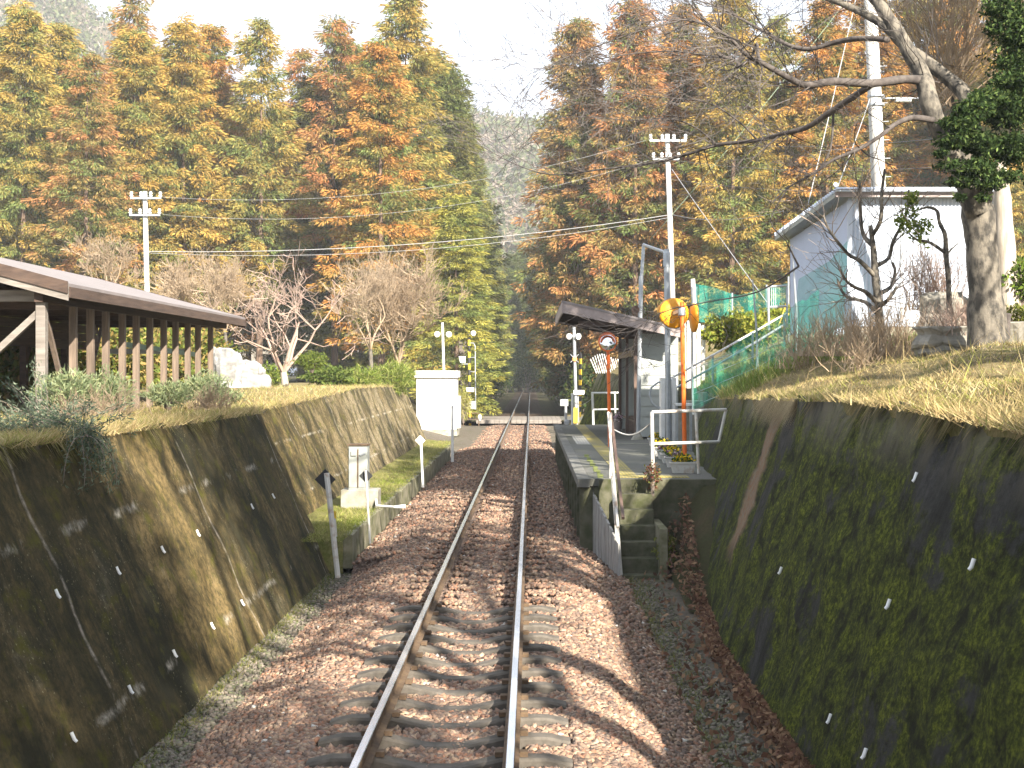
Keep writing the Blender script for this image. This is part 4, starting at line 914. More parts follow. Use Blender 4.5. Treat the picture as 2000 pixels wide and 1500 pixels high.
wire('steep guy wire from the thick pole down to the shed eave', P(1700, 190, 72), P(1632, 375, 85), 0.05, 0.014)
wire('nearly upright guy wire left of the thick pole', P(1680, -40, 74), P(1578, 400, 78), 0.05, 0.014)
o = MB().lathe(P(1632, 365, 85) , (0, 0, 1), [(0, 0.03), (0.05, 0.06), (0.1, 0.03)], 10).build('insulator', M['white_paint'], loc=P(1632, 365, 85)); tag(o, 'white insulator knob just above the shed roof corner', 'insulator')

# ------------------------------------------------------------------ lineside things, left
rbx = thing('relay_cabinet', 'grey relay cabinet on a concrete block on the grass verge', 'cabinet', (-3.0, D(93), 0))
a = P(702, 988, 93); xw = 0.39
MB().box(a.x - xw, a.x + xw, a.y - 0.05, a.y + 0.6, -0.1, 0.40).build('base', M['concrete'], rbx, bevel=0.015)
cx_ = P(699, 0, 93).x
MB().box(cx_ - 0.20, cx_ + 0.20, a.y, a.y + 0.4, 0.40, 1.33).build('cabinet', M['grey_box'], rbx, bevel=0.01)
for s_ in (-1, 1): MB().box(cx_ + s_ * 0.1 - 0.085, cx_ + s_ * 0.1 + 0.085, a.y - 0.018, a.y - 0.001, 0.45, 1.28).build('door', M['grey_box'], rbx)
MB().box(cx_ - 0.22, cx_ + 0.22, a.y - 0.03, a.y + 0.43, 1.33, 1.36).build('lid', M['rust'], rbx)
MB().box(cx_ - 0.012, cx_ + 0.012, a.y - 0.03, a.y - 0.019, 0.45, 1.25).build('rust_strip', M['rust'], rbx)
MB().box(cx_ - 0.14, cx_ - 0.03, a.y - 0.05, a.y - 0.019, 1.12, 1.22).build('meter', M['grey_box'], rbx)
MB().bar((cx_ + 0.05, a.y - 0.04, 1.13), (cx_ + 0.16, a.y - 0.04, 1.18), 0.03, 0.04).build('handle', M['steel'], rbx)
o = MB().tube([P(734, 975, 93), P(736, 988, 94), P(770, 990, 95), P(792, 989, 95)], [0.03, 0.03, 0.025, 0.05], 8).build('cable_pipe', M['white_paint'], loc=P(736, 988, 94)); tag(o, 'short white pipe reaching from the cabinet base to the ballast', 'pipe')
def sign(label, base, top, c, s, face, post_m, fd, r):
    t_ = thing('diamond_sign', label, 'sign', P(*base, fd))
    MB().tube([P(*base, fd), P(*top, fd)], r, 8).build('post', post_m, t_)
    q = P(*c, fd) + Vector((0, 0.06 if face == 'back' else -0.05, 0))
    pts = [q + Vector(v) for v in ((0, 0, -s), (s, 0, 0), (0, 0, s), (-s, 0, 0))]
    MB().prism(pts, (0, 0.012, 0)).build('plate', M['black'] if face == 'back' else M['white_paint'], t_)
    return t_
sg = sign('leaning white post with black diamond plate at the end of the near wall', (660, 1128), (638, 924), (634, 937), 0.17, 'back', M['white_rusty'], 121, 0.045)
sg = sign('thin pale post with black diamond plate before the relay cabinet', (723, 1062), (714, 918), (714, 930), 0.13, 'back', M['white_rusty'], 105, 0.022)
sg = sign('white post with white diamond plate in the sun beyond the cabinet', (826, 952), (822, 862), (821, 860), 0.135, 'front', M['white_paint'], 75, 0.035)
t_ = thing('marker_stake', 'short stake with yellow reflector beside the leaning post', 'marker', P(656, 1040, 118))
MB().tube([P(657, 1048, 118), P(653, 1004, 118)], 0.018, 6).build('stake', M['white_rusty'], t_)
MB().box(P(649, 0, 118).x, P(657, 0, 118).x, D(118) - 0.03, D(118) - 0.018, P(0, 1012, 118).z, P(0, 998, 118).z).build('reflector', M['yellow'], t_)
o = MB().box(P(881, 0, 55).x, P(886, 0, 55).x, D(55), D(55) + 0.09, -0.3, P(0, 792, 55).z).build('marker_post', M['white_paint'], loc=P(883, 887, 55)); tag(o, 'square white post in front of the white equipment hut', 'post')
# white hut
hu = thing('equipment_hut', 'small white equipment hut with flat concrete roof slab beside the crossing', 'hut', P(851, 839, 39))
x0_, x1_ = P(813, 0, 39).x, P(891, 0, 39).x; yh = D(39); zt_ = P(0, 738, 39).z
MB().box(x0_, x1_, yh, yh + 2.0, 0.02, zt_).build('walls', M['white_paint'], hu, bevel=0.02)
MB().box(x0_ - 0.1, x1_ + 0.1, yh - 0.15, yh + 2.15, zt_, zt_ + 0.36).build('roof_slab', M['white_rusty'], hu, bevel=0.03)
MB().box(x0_ - 0.05, x1_ + 0.05, yh - 0.05, yh + 2.05, -0.3, 0.02).build('base', M['concrete'], hu)
MB().box(x0_ + 0.45, x0_ + 1.45, yh - 0.03, yh - 0.001, 0.15, 1.6).build('door', M['white_paint'], hu, bevel=0.01)
MB().box(x1_ + 0.001, x1_ + 0.2, yh + 0.2, yh + 0.8, 0.1, 1.7).build('side_cabinet', M['white_paint'], hu, bevel=0.01)
t_ = thing('lamp_pole', 'slim pale pole with two lamp heads behind the white hut', 'lamp post', P(866, 760, 38))
MB().tube([P(869, 800, 37), P(864, 630, 37)], 0.07, 8).build('pole', M['pole_concrete'], t_)
for px in (857, 874): MB().lathe(P(px, 652, 37), (0.5 if px > 865 else -0.5, -1, -0.2), [(0, 0.04), (0.05, 0.13), (0.22, 0.16), (0.24, 0.12)], 10).build('lamp_head', M['white_paint'], t_)
t_ = thing('brick_store', 'plain brown grey block building behind the white hut', 'building', P(897, 800, 29))
M['block'] = simple('grey brown blockwork', (0.15, 0.125, 0.10), (0.10, 0.085, 0.07), 2, 0.9, bmp=0.2)
x0_, x1_ = P(888, 0, 29).x, P(911, 0, 29).x
MB().box(x0_, x1_, D(29), D(29) + 3, -0.3, P(0, 672, 29).z).build('walls', M['block'], t_)
MB().box(x0_ - 0.1, x1_ + 0.1, D(29) - 0.1, D(29) + 3.1, P(0, 672, 29).z, P(0, 667, 29).z).build('roof', M['block'], t_)

# level crossing
yc0, yc1 = 87.0, 94.5
V = []; xr_ = [-7.5, -5, -2.6, 2.6, 5, 9, 14]
for y in (yc0 - 0.2, yc1 + 0.2):
    for x in xr_: V.append((x, y, max(0.0, 0.28 * (x - 5)) + (0.0 if abs(x) < 6 else 0.02) + 0.012))
n = len(xr_); o = arr_obj('road', V, [(i, i + 1, n + i + 1, n + i) for i in range(n - 1) if i != 2], M['asphalt']); struct(o, 'narrow road meeting the level crossing', 'road')
lc = thing('level_crossing_deck', 'pale timber deck of the level crossing between and beside the rails', 'level crossing', (0, yc0, -0.1))
for x0_, x1_ in ((-2.6, -G2 - 0.06), (-G2 + 0.1, G2 - 0.1), (G2 + 0.06, 2.6)):
    mb = MB(); k_ = max(1, int((x1_ - x0_) / 0.28)); w = (x1_ - x0_) / k_
    for k in range(k_): mb.box(x0_ + k * w, x0_ + (k + 1) * w - 0.015, yc0, yc1, -0.2, 0.012 + 0.004 * (k % 2))
    mb.build('deck_boards', M['wood_light'], lc)
def crossing_signal(label, fd, base, top, lampc, stripe):
    t_ = thing('crossing_signal', label, 'crossing signal', P(*base, fd))
    a, b_ = P(*base, fd), P(*top, fd); k_ = 16 if stripe else 1
    if stripe:
        mb = MB()
        for k in range(k_): mb.tube([a.lerp(b_, k / k_), a.lerp(b_, (k + 1) / k_)], 0.085, 10, k % 2)
        mb.build('pole', [M['yellow'], M['black']], t_)
    else: MB().tube([a, b_], 0.085, 10).build('pole', M['steel'], t_)
    return t_
c1_ = crossing_signal('striped yellow and black crossing signal pole with ladder pipe, left of the track', 32, (918, 838), (916, 652), None, True)
fd = 32
MB().tube([P(917, 670, fd), P(925, 670, fd), P(928, 676, fd), P(929, 800, fd)], 0.035, 6).build('ladder_pipe', M['steel'], c1_)
for y in (698, 726, 757): MB().tube([P(918, y, fd), P(928.5, y, fd)], 0.025, 6).build('ladder_pipe', M['steel'], c1_)
MB().box(P(911, 0, fd).x, P(926, 0, fd).x, D(fd) - 0.2, D(fd) - 0.17, P(0, 765, fd).z, P(0, 757, fd).z).build('plate', M['white_paint'], c1_)
MB().box(P(914, 0, fd).x, P(930, 0, fd).x, D(fd) - 0.25, D(fd) + 0.25, P(0, 799, fd).z, P(0, 783, fd).z).build('control_box', M['grey_box'], c1_)
MB().hexa([P(899, 708, fd), P(909, 708, fd), P(909, 708, fd) + Vector((0, .3, 0)), P(899, 708, fd) + Vector((0, .3, 0))], [P(896, 696, fd), P(909, 696, fd), P(909, 696, fd) + Vector((0, .3, 0)), P(896, 696, fd) + Vector((0, .3, 0))]).build('floodlight', M['white_paint'], c1_)
MB().tube([P(902, 711, fd), P(918, 711, fd)], 0.03, 5).build('bracket', M['steel'], c1_)
MB().lathe(P(922, 651, fd), (0.6, -1, 0), [(0, .05), (.1, .16), (.2, .16)], 10).build('bell', M['white_paint'], c1_)
c2_ = crossing_signal('grey crossing signal mast with crossed arms and orange lamp, right of the track', 37, (1126, 830), (1121, 638), None, False)
fd = 37
for s_ in (-1, 1): MB().bar(P(1122 - 8, 700 - 8 * s_, fd) - Vector((0, .12, 0)), P(1122 + 8, 700 + 8 * s_, fd) - Vector((0, .12 + .01 * s_, 0)), 0.10, 0.03).build('crossbuck_arm', M['steel'], c2_)
MB().lathe(P(1122.5, 701, fd) - Vector((0, .15, 0)), (0, -1, 0), [(0, .11), (.08, .11), (.1, .07)], 12).build('warning_lamp', M['lamp'], c2_)
for px in (1116, 1125): MB().lathe(P(px, 656, fd), (0.7 if px > 1120 else -0.7, -1, -0.2), [(0, .05), (.1, .13), (.24, .17), (.25, .1)], 10).build('loudspeaker', M['white_paint'], c2_)
MB().box(P(1120, 0, fd).x, P(1141, 0, fd).x, D(fd) - .2, D(fd) - .17, P(0, 770, fd).z, P(0, 762, fd).z).build('plate', M['white_paint'], c2_)
MB().box(P(1118, 0, fd).x, P(1128, 0, fd).x, D(fd) - .35, D(fd) + .1, P(0, 826, fd).z, P(0, 796, fd).z).build('barrier_machine', M['yellow'], c2_)
for px in (1118.5, 1129): MB().tube([P(px + 1, 825, fd), P(px, 770, fd)], 0.035, 6).build('conduit', M['steel'], c2_)
o = thing('striped_post', 'yellow and black post right beside the grey crossing signal mast', 'post', P(1134, 815, 36))
mb = MB(); a, b_ = P(1132, 815, 36), P(1134, 690, 36)
for k in range(12): mb.tube([a.lerp(b_, k / 12), a.lerp(b_, (k + 1) / 12)], 0.08, 8, k % 2)
mb.build('pole', [M['yellow'], M['yellow'] if False else M['black']], o)
t_ = thing('track_box', 'small grey control box on a post left of the white platform-corner post', 'control box', P(1107, 826, 44))
MB().box(P(1094, 0, 44).x, P(1110, 0, 44).x, D(44), D(44) + .3, P(0, 793, 44).z, P(0, 780, 44).z).build('box', M['grey_box'], t_, bevel=0.01)
MB().tube([P(1105, 828, 44), P(1105, 793, 44)], 0.06, 8).build('post', M['steel'], t_)
MB().lathe(P(1107, 825, 45), (0, -1, 0), [(0, .1), (.06, .13), (.08, .10)], 16).build('round_lamp', M['steel'], t_)
t_ = thing('low_rail', 'low rusty pipe rail at the left side of the level crossing', 'railing', P(915, 820, 33))
for p, q in (((898, 819), (935, 819)), ((905, 807), (936, 807)), ((936, 807), (935, 832)), ((905, 807), (905, 832))): MB().tube([P(*p, 33), P(*q, 33)], 0.03, 6).build('pipe', M['rust'], t_)
o = MB().lathe(P(937, 816, 33), (0, 0, 1), [(-.15, .06), (.0, .11), (.15, .09), (.2, .03)], 10).build('white_capsule', M['white_paint'], loc=P(937, 816, 33)); tag(o, 'small white capsule at the end of the low rusty rail', 'marker')
# leaning white stakes on the far right wall
for i in range(13):
    px = 1156 + 4.1 * i; b_ = P(px + 9, 729, 48); a = P(px + 1.0 * i * 0.35 - 3, 701 - 10 * math.sin(math.pi * min(1, i / 10)), 48)
    b_.y += 0.15 * (i % 3); o = MB().tube([b_, a], 0.02, 5).build('white_stake', M['white_paint'], loc=b_)
    tag(o, 'thin white stake leaning left in a row on top of the far mossy wall', 'stake', 'white stakes on the far wall')

# ------------------------------------------------------------------ rocks
def rock(name, label, c, rad, mat, seed, cat='rock', flat=None):
    r_ = np.random.default_rng(seed); n1, n2 = 28, 18; V = []
    ph = r_.uniform(0, 6.28, (6, 3)); 
    for i in range(n2 + 1):
        th = math.pi * i / n2
        for k in range(n1):
            a = 2 * math.pi * k / n1; d = np.array([math.sin(th) * math.cos(a), math.sin(th) * math.sin(a), math.cos(th)])
            s_ = 1 + sum(0.24 / (j + 1) * math.sin((j + 1.3) * 1.9 * d[0] + ph[j, 0]) * math.cos((j + 1.1) * 2.1 * d[1] + ph[j, 1]) + 0.14 / (j + 1) * math.sin(3.3 * (j + 1) * d[2] + ph[j, 2]) for j in range(6))
            d = np.sign(d) * np.abs(d) ** 0.8; p = d * s_ * np.array(rad)
            if flat is not None: p[2] = min(p[2], flat * rad[2])
            V.append(p + np.array(c))
    Fq = [(i * n1 + k, (i + 1) * n1 + k, (i + 1) * n1 + (k + 1) % n1, i * n1 + (k + 1) % n1) for i in range(n2) for k in range(n1)]
    o = arr_obj(name, V, Fq, mat, loc=(c[0], c[1], c[2] - rad[2] * 0.6), smooth=False); return tag(o, label, cat)
rock('boulder', 'tall white marbled boulder beyond the end of the bicycle shelter', P(438, 745, 62), (0.55, 0.5, 0.82), M['rock_white'], 3)
rock('boulder', 'lower pale grey boulder leaning right of the tall white boulder', P(491, 742, 61), (0.50, 0.45, 0.52), M['rock_white'], 5)
rock('boulder', 'pale flat white stone lying at the left wall top near the long post', P(272, 822, 108), (0.42, 0.35, 0.12), M['rock_white'], 8)
rock('boulder', 'grey flat-topped boulder in front of the shed, behind dry shrubs', P(1850, 605, 108), (0.42, 0.35, 0.42), M['rock'], 11, flat=0.75)
rock('boulder', 'big low grey boulder with flat top on the right bank', P(1845, 660, 122), (0.50, 0.35, 0.26), M['rock'], 14, flat=0.7)
rock('boulder', 'dark wet-looking stone at the right bank beside the root stump', P(1922, 688, 128), (0.28, 0.25, 0.13), M['bark_dark'], 17)
rock('boulder', 'dull reddish stone at the right picture edge on the bank', P(2000, 700, 131), (0.13, 0.14, 0.18), simple('reddish stone', (0.25, 0.06, 0.05), (0.15, 0.05, 0.04), 5, 0.9), 19)
rt_ = thing('root_stump', 'dark upright root stump beside the dark stone on the right bank', 'stump', P(1955, 700, 128))
MB().tube([P(1940, 702, 128), P(1950, 680, 128), P(1962, 655, 128), P(1966, 628, 128), P(1970, 612, 128)], [0.17, 0.14, 0.09, 0.06, 0.05], 9).build('stump', M['bark_dark'], rt_, smooth=True)
MB().tube([P(1840, 708, 127), P(1880, 702, 128), P(1920, 706, 128), P(1960, 703, 129), P(2010, 708, 129)], [0.03, 0.05, 0.04, 0.06, 0.04], 7).build('root', M['bark_dark'], rt_, smooth=True)
o = rock('boulder', 'flat pale slab beside the root stump at the right edge', P(1990, 655, 122), (0.35, 0.3, 0.35), M['rock'], 23, flat=0.6)

# ------------------------------------------------------------------ hills
sil = [(-900, 20), (-400, -230), (-100, -120), (0, -75), (60, -40), (120, 0), (165, 25), (220, 62), (270, 105), (330, 150), (450, 205), (620, 250), (760, 262), (900, 235), (930, 246), (1000, 250), (1060, 258), (1200, 262), (1500, 230), (2000, 160), (2900, 60)]
HD = 520.0; fdh = F / HD
def ridge_z(x):
    px = CX + (x - CAM[0]) * fdh
    return CAM[2] + (CY - float(np.interp(px, [a for a, _ in sil], [b for _, b in sil]))) / fdh
def hill_z(x, y):
    t_ = (y - 290) / (HD - 290); k = max(0, math.sin(min(max(t_, 0), 1.6) * math.pi / 2)) if t_ < 1 else max(0.3, 1 - (t_ - 1) * 0.5)
    if t_ < 1: k = t_ ** 1.15
    return 3 + (ridge_z(x) - 3) * k + 3.5 * math.sin(x * 0.045 + 1) * math.sin(y * 0.03) + 1.6 * math.sin(x * 0.13 + y * 0.07) * (1 if t_ < 0.98 else 0.4)
hx = [-560 + 10 * i for i in range(107)]; hy = [296 + 14 * i for i in range(28)]
V = [(x, y, hill_z(x, y)) for y in hy for x in hx]; n = len(hx)
Fq = [(i * n + j, i * n + j + 1, (i + 1) * n + j + 1, (i + 1) * n + j) for i in range(len(hy) - 1) for j in range(n - 1)]
M['hill'] = ground_mat('wooded hillside', (0.26, 0.22, 0.17), (0.20, 0.18, 0.12), (0.32, 0.28, 0.23), 0.03)
o = arr_obj('hills', V, Fq, M['hill'], smooth=True); struct(o, 'wooded winter hills rising behind the cedar forest', 'hills')
pts = []
while len(pts) < 4200:
    x = random.uniform(-330, 60); y = random.uniform(320, 540)
    px = CX + (x - CAM[0]) * F / y
    if not (-150 < px < 560 or 860 < px < 1130): continue
    pts.append((x, y, hill_z(x, y)))
allp = []
for (x, y, z) in pts:
    r_ = random.uniform(1.8, 3.6); green = random.random() < 0.45
    n = 34; c, d_ = blob_pts((x, y, z + r_ * 0.9), (r_, r_, r_ * (1.5 if green else 1.2)), n, 0.5)
    base = (0.13, 0.15, 0.07) if green else random.choice([(0.27, 0.22, 0.18), (0.23, 0.19, 0.155), (0.31, 0.26, 0.21), (0.25, 0.20, 0.13)])
    allp.append(leaves(c, n, 1.9 if green else 2.2, 1.1 if green else 0.5, pick([base], n)))
v, f, c = join(allp); o = arr_obj('hillside_wood', v, f, M['leaf'], col=c); stuff(o, 'bare brown and green woodland covering the far hills', 'woodland')

# ------------------------------------------------------------------ cedars
def cedar_mesh(seed, H=28.0, zb=4.0, R=3.1, nb=230, sparse=0.0, leader=False):
    r_ = np.random.default_rng(seed); C = []; T = []; O = []
    for i in range(nb):
        t_ = ((i + r_.random()) / nb) ** 0.92; z = zb + (H - zb) * t_
        L = R * (0.22 * min(1.0, (1 - t_) * 14) ** 0.6 + 0.78 * min(1.0, (1 - t_) * 1.48) ** 1.0) * r_.uniform(0.66, 1.14) + 0.12; tb = r_.normal(0, 0.24)
        if t_ < 0.18: L *= 0.65 + 0.35 * t_ / 0.18
        if r_.random() < sparse: continue
        a = i * 2.399 + r_.normal(0, 0.5); lift = r_.uniform(-0.15, 0.35) + 0.4 * t_
        for u in np.arange(0.34, 1.01, 0.17 if L > 1.5 else 0.3):
            u2 = u + r_.normal(0, 0.05); rr = L * u2; w = r_.normal(0, 0.28 * (0.4 + u)) 
            C.append((rr * math.cos(a) - w * math.sin(a), rr * math.sin(a) + w * math.cos(a), z + rr * lift * 0.55 - 0.22 * rr * u2 + r_.normal(0, 0.30)))
            T.append(min(1, max(0, r_.normal(-0.08 + 0.88 * u2 + tb, 0.20)))); O.append((math.cos(a), math.sin(a), -0.25))
    C = np.array(C); T = np.array(T); O = np.array(O); k = 62; n = len(C) * k
    d = r_.normal(0, 1, (n, 3)); d /= np.linalg.norm(d, axis=1)[:, None]; rad = r_.uniform(0.2, 1, n)[:, None] ** 0.5
    cs = np.repeat(C, k, 0) + d * rad * np.array([0.54, 0.54, 0.38]); dirv = d * 0.60 + np.repeat(O, k, 0) * 0.52; dirv[:, 2] -= 0.36
    dirv /= np.linalg.norm(dirv, axis=1)[:, None]
    q = np.cross(dirv, r_.normal(0, 1, (n, 3))); q /= np.linalg.norm(q, axis=1)[:, None]
    l = (0.33 * r_.uniform(0.6, 1.4, n))[:, None]; w = (0.070 * r_.uniform(0.6, 1.4, n))[:, None]
    V = np.stack([cs - dirv * l / 2, cs + q * w / 2, cs + dirv * l / 2, cs - q * w / 2], 1).reshape(-1, 3)
    Fc = np.arange(n * 4).reshape(-1, 4)
    tint = np.clip(np.repeat(T, k) + r_.normal(0, 0.10, n) + 0.10 * d[:, 2], 0, 1); g = np.clip(r_.normal(1.0, 0.18, n), 0.55, 1.5)
    col = np.stack([np.repeat(tint, 4), np.repeat(g, 4), np.zeros(n * 4)], -1)
    return V, Fc, col
def cedar_trunk(mb, seed, H, zb, r=0.24):
    r_ = random.Random(seed); pts = []; rs = []
    for i in range(9):
        t_ = i / 8; pts.append((0.12 * math.sin(3 * t_ + seed), 0.10 * math.cos(2.2 * t_ + seed), -0.8 + (H - 0.3) * t_)); rs.append(max(0.03, r * (1 - 0.9 * t_) + (0.08 if i == 0 else 0)))
    mb.tube(pts, rs, 9)
    for k in range(26):
        z = zb - 2 + (H - zb) * 0.9 * r_.random(); a = r_.uniform(0, 6.28); L = r_.uniform(0.6, 1.8)
        mb.tube([(0, 0, z), (math.cos(a) * L * .6, math.sin(a) * L * .6, z + .15), (math.cos(a) * L, math.sin(a) * L, z + .1)], [0.035, 0.025, 0.01], 4, cap=False)
CED = []
specs = [(1, 4.0, 4.0, 230, 0.0), (2, 3.0, 4.2, 240, 0.05), (3, 7.0, 3.6, 200, 0.30), (4, 2.0, 4.1, 235, 0.03), (5, 9.0, 3.0, 150, 0.25), (6, 1.0, 3.7, 240, 0.0)]
CEDMESH = []
for sd_, zb, R, nb, sp_ in specs:
    v, f, c = cedar_mesh(sd_, 28.0, zb, R, nb, sp_)
    mb = MB(); cedar_trunk(mb, sd_, 28.0, zb); CEDMESH.append((v, f, c, mb)); CED.append(None)
OR, YE, RE, GR, BR, OL = (0.50, 0.235, 0.065), (0.46, 0.285, 0.07), (0.46, 0.20, 0.08), (0.32, 0.27, 0.065), (0.42, 0.205, 0.08), (0.41, 0.275, 0.07)
NCED = [0]
def cedar(k, x, y, z, H, col, label, group='cedars of the forest', wide=1.0, rot=None):
    s_ = H / 28.0; sc_ = (s_ * 0.5 + 0.5) * wide * 1.22; rot = random.uniform(0, 6.28) if rot is None else rot
    if CED[k] is None:
        v, f, c, mb = CEDMESH[k]; r = thing('cedar_tree', label, 'tree', (0, 0, 0), group)
        mb.build('trunk', M['cedar_bark'], r, smooth=True); o = arr_obj('crown', v, f, M['cedar'], parent=r, col=c); o.color = (*col, 1)
        r.location = (x, y, z); r.rotation_euler = (0, 0, rot); r.scale = (sc_, sc_, s_); CED[k] = r
    else: r = dup(CED[k], (x, y, z), label, rot, (sc_, sc_, s_), (*col, 1))
    NCED[0] += 1; return r
def cedar_px(k, px, top, fd, col, label, wide=1.0, group='cedars of the forest'):
    p = P(px, top, fd); z0_ = (left_z(p.x, p.y) if p.x < 0 else right_z(p.x, p.y)); z0_ = min(max(z0_, 0), 3.2)
    return cedar(k, p.x, p.y, z0_ - 0.2, p.z - z0_ + 0.4, col, label, group, wide)
LF = [(0, -30, 55, 26, YE, 'yellow green cedar cut by the left picture edge'),
      (3, 45, 22, 27.5, OL, 'tall yellow olive cedar second from the left picture edge'),
      (1, 118, 60, 25, OL, 'olive orange cedar just left of the brown cedar, above the shelter roof'),
      (2, 170, 118, 28.5, BR, 'brownish rust cedar with thin tip above the bicycle shelter'),
      (0, 262, 68, 27, YE, 'yellow orange cedar with broad top, behind the left utility pole'),
      (4, 262, -15, 22, BR, 'spindly cedar leader poking high above the yellow orange cedar'),
      (3, 356, 50, 26.5, YE, 'yellow orange cedar with lumpy top, right of the left utility pole'),
      (1, 412, 62, 25, OR, 'orange cedar close beside the lumpy-topped yellow one'),
      (2, 508, 52, 26, OL, 'green and orange cedar showing a long bare pale trunk'),
      (4, 590, 105, 24, RE, 'thin reddish cedar with sky showing through its top'),
      (2, 655, 48, 25, RE, 'reddish cedar with narrow rounded top, left of the tallest cedar'),
      (5, 690, 100, 23.5, GR, 'dark green cedar in the gap left of the bright orange cedar'),
      (1, 742, 92, 29, OR, 'bright orange cedar standing in front of the tallest cedar'),
      (3, 790, -12, 26.5, OL, 'tallest cedar left of the track gap, olive and orange'),
      (5, 846, 110, 24.5, OL, 'green cedar on the right flank of the tallest cedar')]
for k, px, top, fd, col, lab in LF: cedar_px(k, px, top, fd, col, lab, 1.0)
cedar_px(5, 893, 395, 31, (0.38, 0.34, 0.07), 'shorter yellow green conifer leaning over the track beside the crossing', 1.05)
RF = [(0, 1127, 48, 26, BR, 'narrow brown orange cedar right beside the sky gap over the track'),
      (3, 1238, 8, 27, RE, 'broad reddish orange cedar behind the slim utility pole'),
      (1, 1335, 22, 26, OR, 'orange cedar between the broad reddish one and the yellow one'),
      (0, 1432, -8, 28, YE, 'big yellow orange cedar right of the slim utility pole'),
      (2, 1520, 45, 25, OL, 'olive orange cedar above the low end of the shed roof'),
      (1, 1612, 10, 27.5, OR, 'orange cedar above the high corner of the shed roof'),
      (3, 1700, -20, 27, OR, 'orange cedar behind the thick utility pole'),
      (0, 1790, -40, 26, OL, 'olive cedar behind the twiggy broom-shaped tree'),
      (3, 1880, -30, 27, OR, 'orange cedar behind the leafy evergreen on the right'),
      (1, 1972, -30, 29, YE, 'yellow cedar at the right picture edge behind the pale trunk'),
      (2, 2060, -40, 28, YE, 'yellow cedar just outside the right picture edge')]
for k, px, top, fd, col, lab in RF: cedar_px(k, px, top, fd, col, lab)
LB = 'cedar in the crowded ranks behind the front row, mostly hidden by nearer cedars'
for i in range(16):
    cedar_px([5, 0, 3, 5][i % 4], -60 + 62 * i + random.uniform(-18, 18), 165 + random.uniform(-40, 60), random.uniform(22, 24.5), random.choice([GR, OL, OL, YE]), LB, group='cedars deep in the forest')
for i in range(14):
    cedar_px([3, 5, 0, 5][i % 4], 1150 + 68 * i + random.uniform(-18, 18), 120 + random.uniform(-30, 60), random.uniform(22, 24.5), random.choice([GR, OL, OR, OR]), LB, group='cedars deep in the forest')
LC = 'cedar in the row left of the track beyond the crossing, receding into the gap'
for i, y in enumerate((113, 124, 136, 150, 166, 184, 206, 232)):
    cedar([5, 3, 0][i % 3], -6.0 - 0.8 * (i % 2) + random.uniform(-.4, .4), y, 0.3, 27 + random.uniform(-2, 1.5), [(0.13, 0.12, 0.035), GR, (0.11, 0.11, 0.035)][i % 3], LC, 'cedars lining the track on the left')  # darkened crown tints put the shade of the gap into the colour
LC = 'cedar in the row right of the track beyond the crossing, receding into the gap'
for i, y in enumerate((114, 122, 133, 146, 160, 178, 200, 226)):
    cedar([5, 0, 3][i % 3], 4.9 + 0.9 * (i % 2) + random.uniform(-.4, .4), y, 0.3, 26 + random.uniform(-2, 2), [(0.16, 0.11, 0.035), BR, (0.12, 0.11, 0.035)][i % 3], LC, 'cedars lining the track on the right')  # darker crowns in this row carry painted-in shade too
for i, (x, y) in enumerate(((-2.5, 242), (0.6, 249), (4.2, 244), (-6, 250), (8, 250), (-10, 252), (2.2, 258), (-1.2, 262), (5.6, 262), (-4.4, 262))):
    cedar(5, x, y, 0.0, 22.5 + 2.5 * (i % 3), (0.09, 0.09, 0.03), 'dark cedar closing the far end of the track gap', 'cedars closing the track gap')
# dark undergrowth along the track beyond the crossing
def shrub(label, c, rad, n, pal, L, W, name='shrub', cat='shrub', group=None, stems=True, droop=0.0, shell=0.3, mat=None):
    c = Vector(c); t_ = thing(name, label, cat, (c.x, c.y, c.z - rad[2]), group)
    pts, d = blob_pts(tuple(c), rad, n, shell); k = pts[:, 2] > c.z - rad[2] * 0.95; pts, d = pts[k], d[k]
    v, f, cc = leaves(pts, len(pts), L, W, pick(pal, len(pts)), droop, d * 0.8); arr_obj('foliage', v, f, mat or M['leaf'], parent=t_, col=cc)
    if stems:
        mb = MB()
        for i in range(9):
            a = random.uniform(0, 6.28); e = c + Vector((math.cos(a) * rad[0] * .6, math.sin(a) * rad[1] * .6, random.uniform(-.2, .5) * rad[2]))
            mb.tube([(c.x + math.cos(a) * .08 * rad[0], c.y + math.sin(a) * .08 * rad[1], c.z - rad[2] - 0.1), e.lerp(Vector((c.x, c.y, c.z - rad[2])), 0.45) + Vector((0, 0, .05)), e], [0.02 + 0.012 * rad[0], 0.015 + 0.008 * rad[0], 0.008], 4, cap=False)
        mb.build('stems', M['twig_grey'], t_)
    return t_
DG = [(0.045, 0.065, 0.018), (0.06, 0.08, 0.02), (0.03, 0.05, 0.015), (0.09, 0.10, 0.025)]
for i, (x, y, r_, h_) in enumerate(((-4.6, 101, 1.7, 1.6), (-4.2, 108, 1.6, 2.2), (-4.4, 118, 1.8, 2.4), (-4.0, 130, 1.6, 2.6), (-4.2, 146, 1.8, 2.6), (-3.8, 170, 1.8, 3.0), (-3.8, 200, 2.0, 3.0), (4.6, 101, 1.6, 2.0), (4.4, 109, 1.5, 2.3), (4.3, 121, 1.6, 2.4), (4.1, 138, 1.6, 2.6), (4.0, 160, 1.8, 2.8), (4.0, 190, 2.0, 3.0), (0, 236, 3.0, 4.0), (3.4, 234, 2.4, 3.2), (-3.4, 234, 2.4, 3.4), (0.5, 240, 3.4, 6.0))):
    shrub('dark evergreen undergrowth bush beside the track in the shaded forest gap', (x, y, h_ - 0.4), (r_, r_, h_), 1500, DG, 0.34, 0.18, group='bushes in the forest gap')
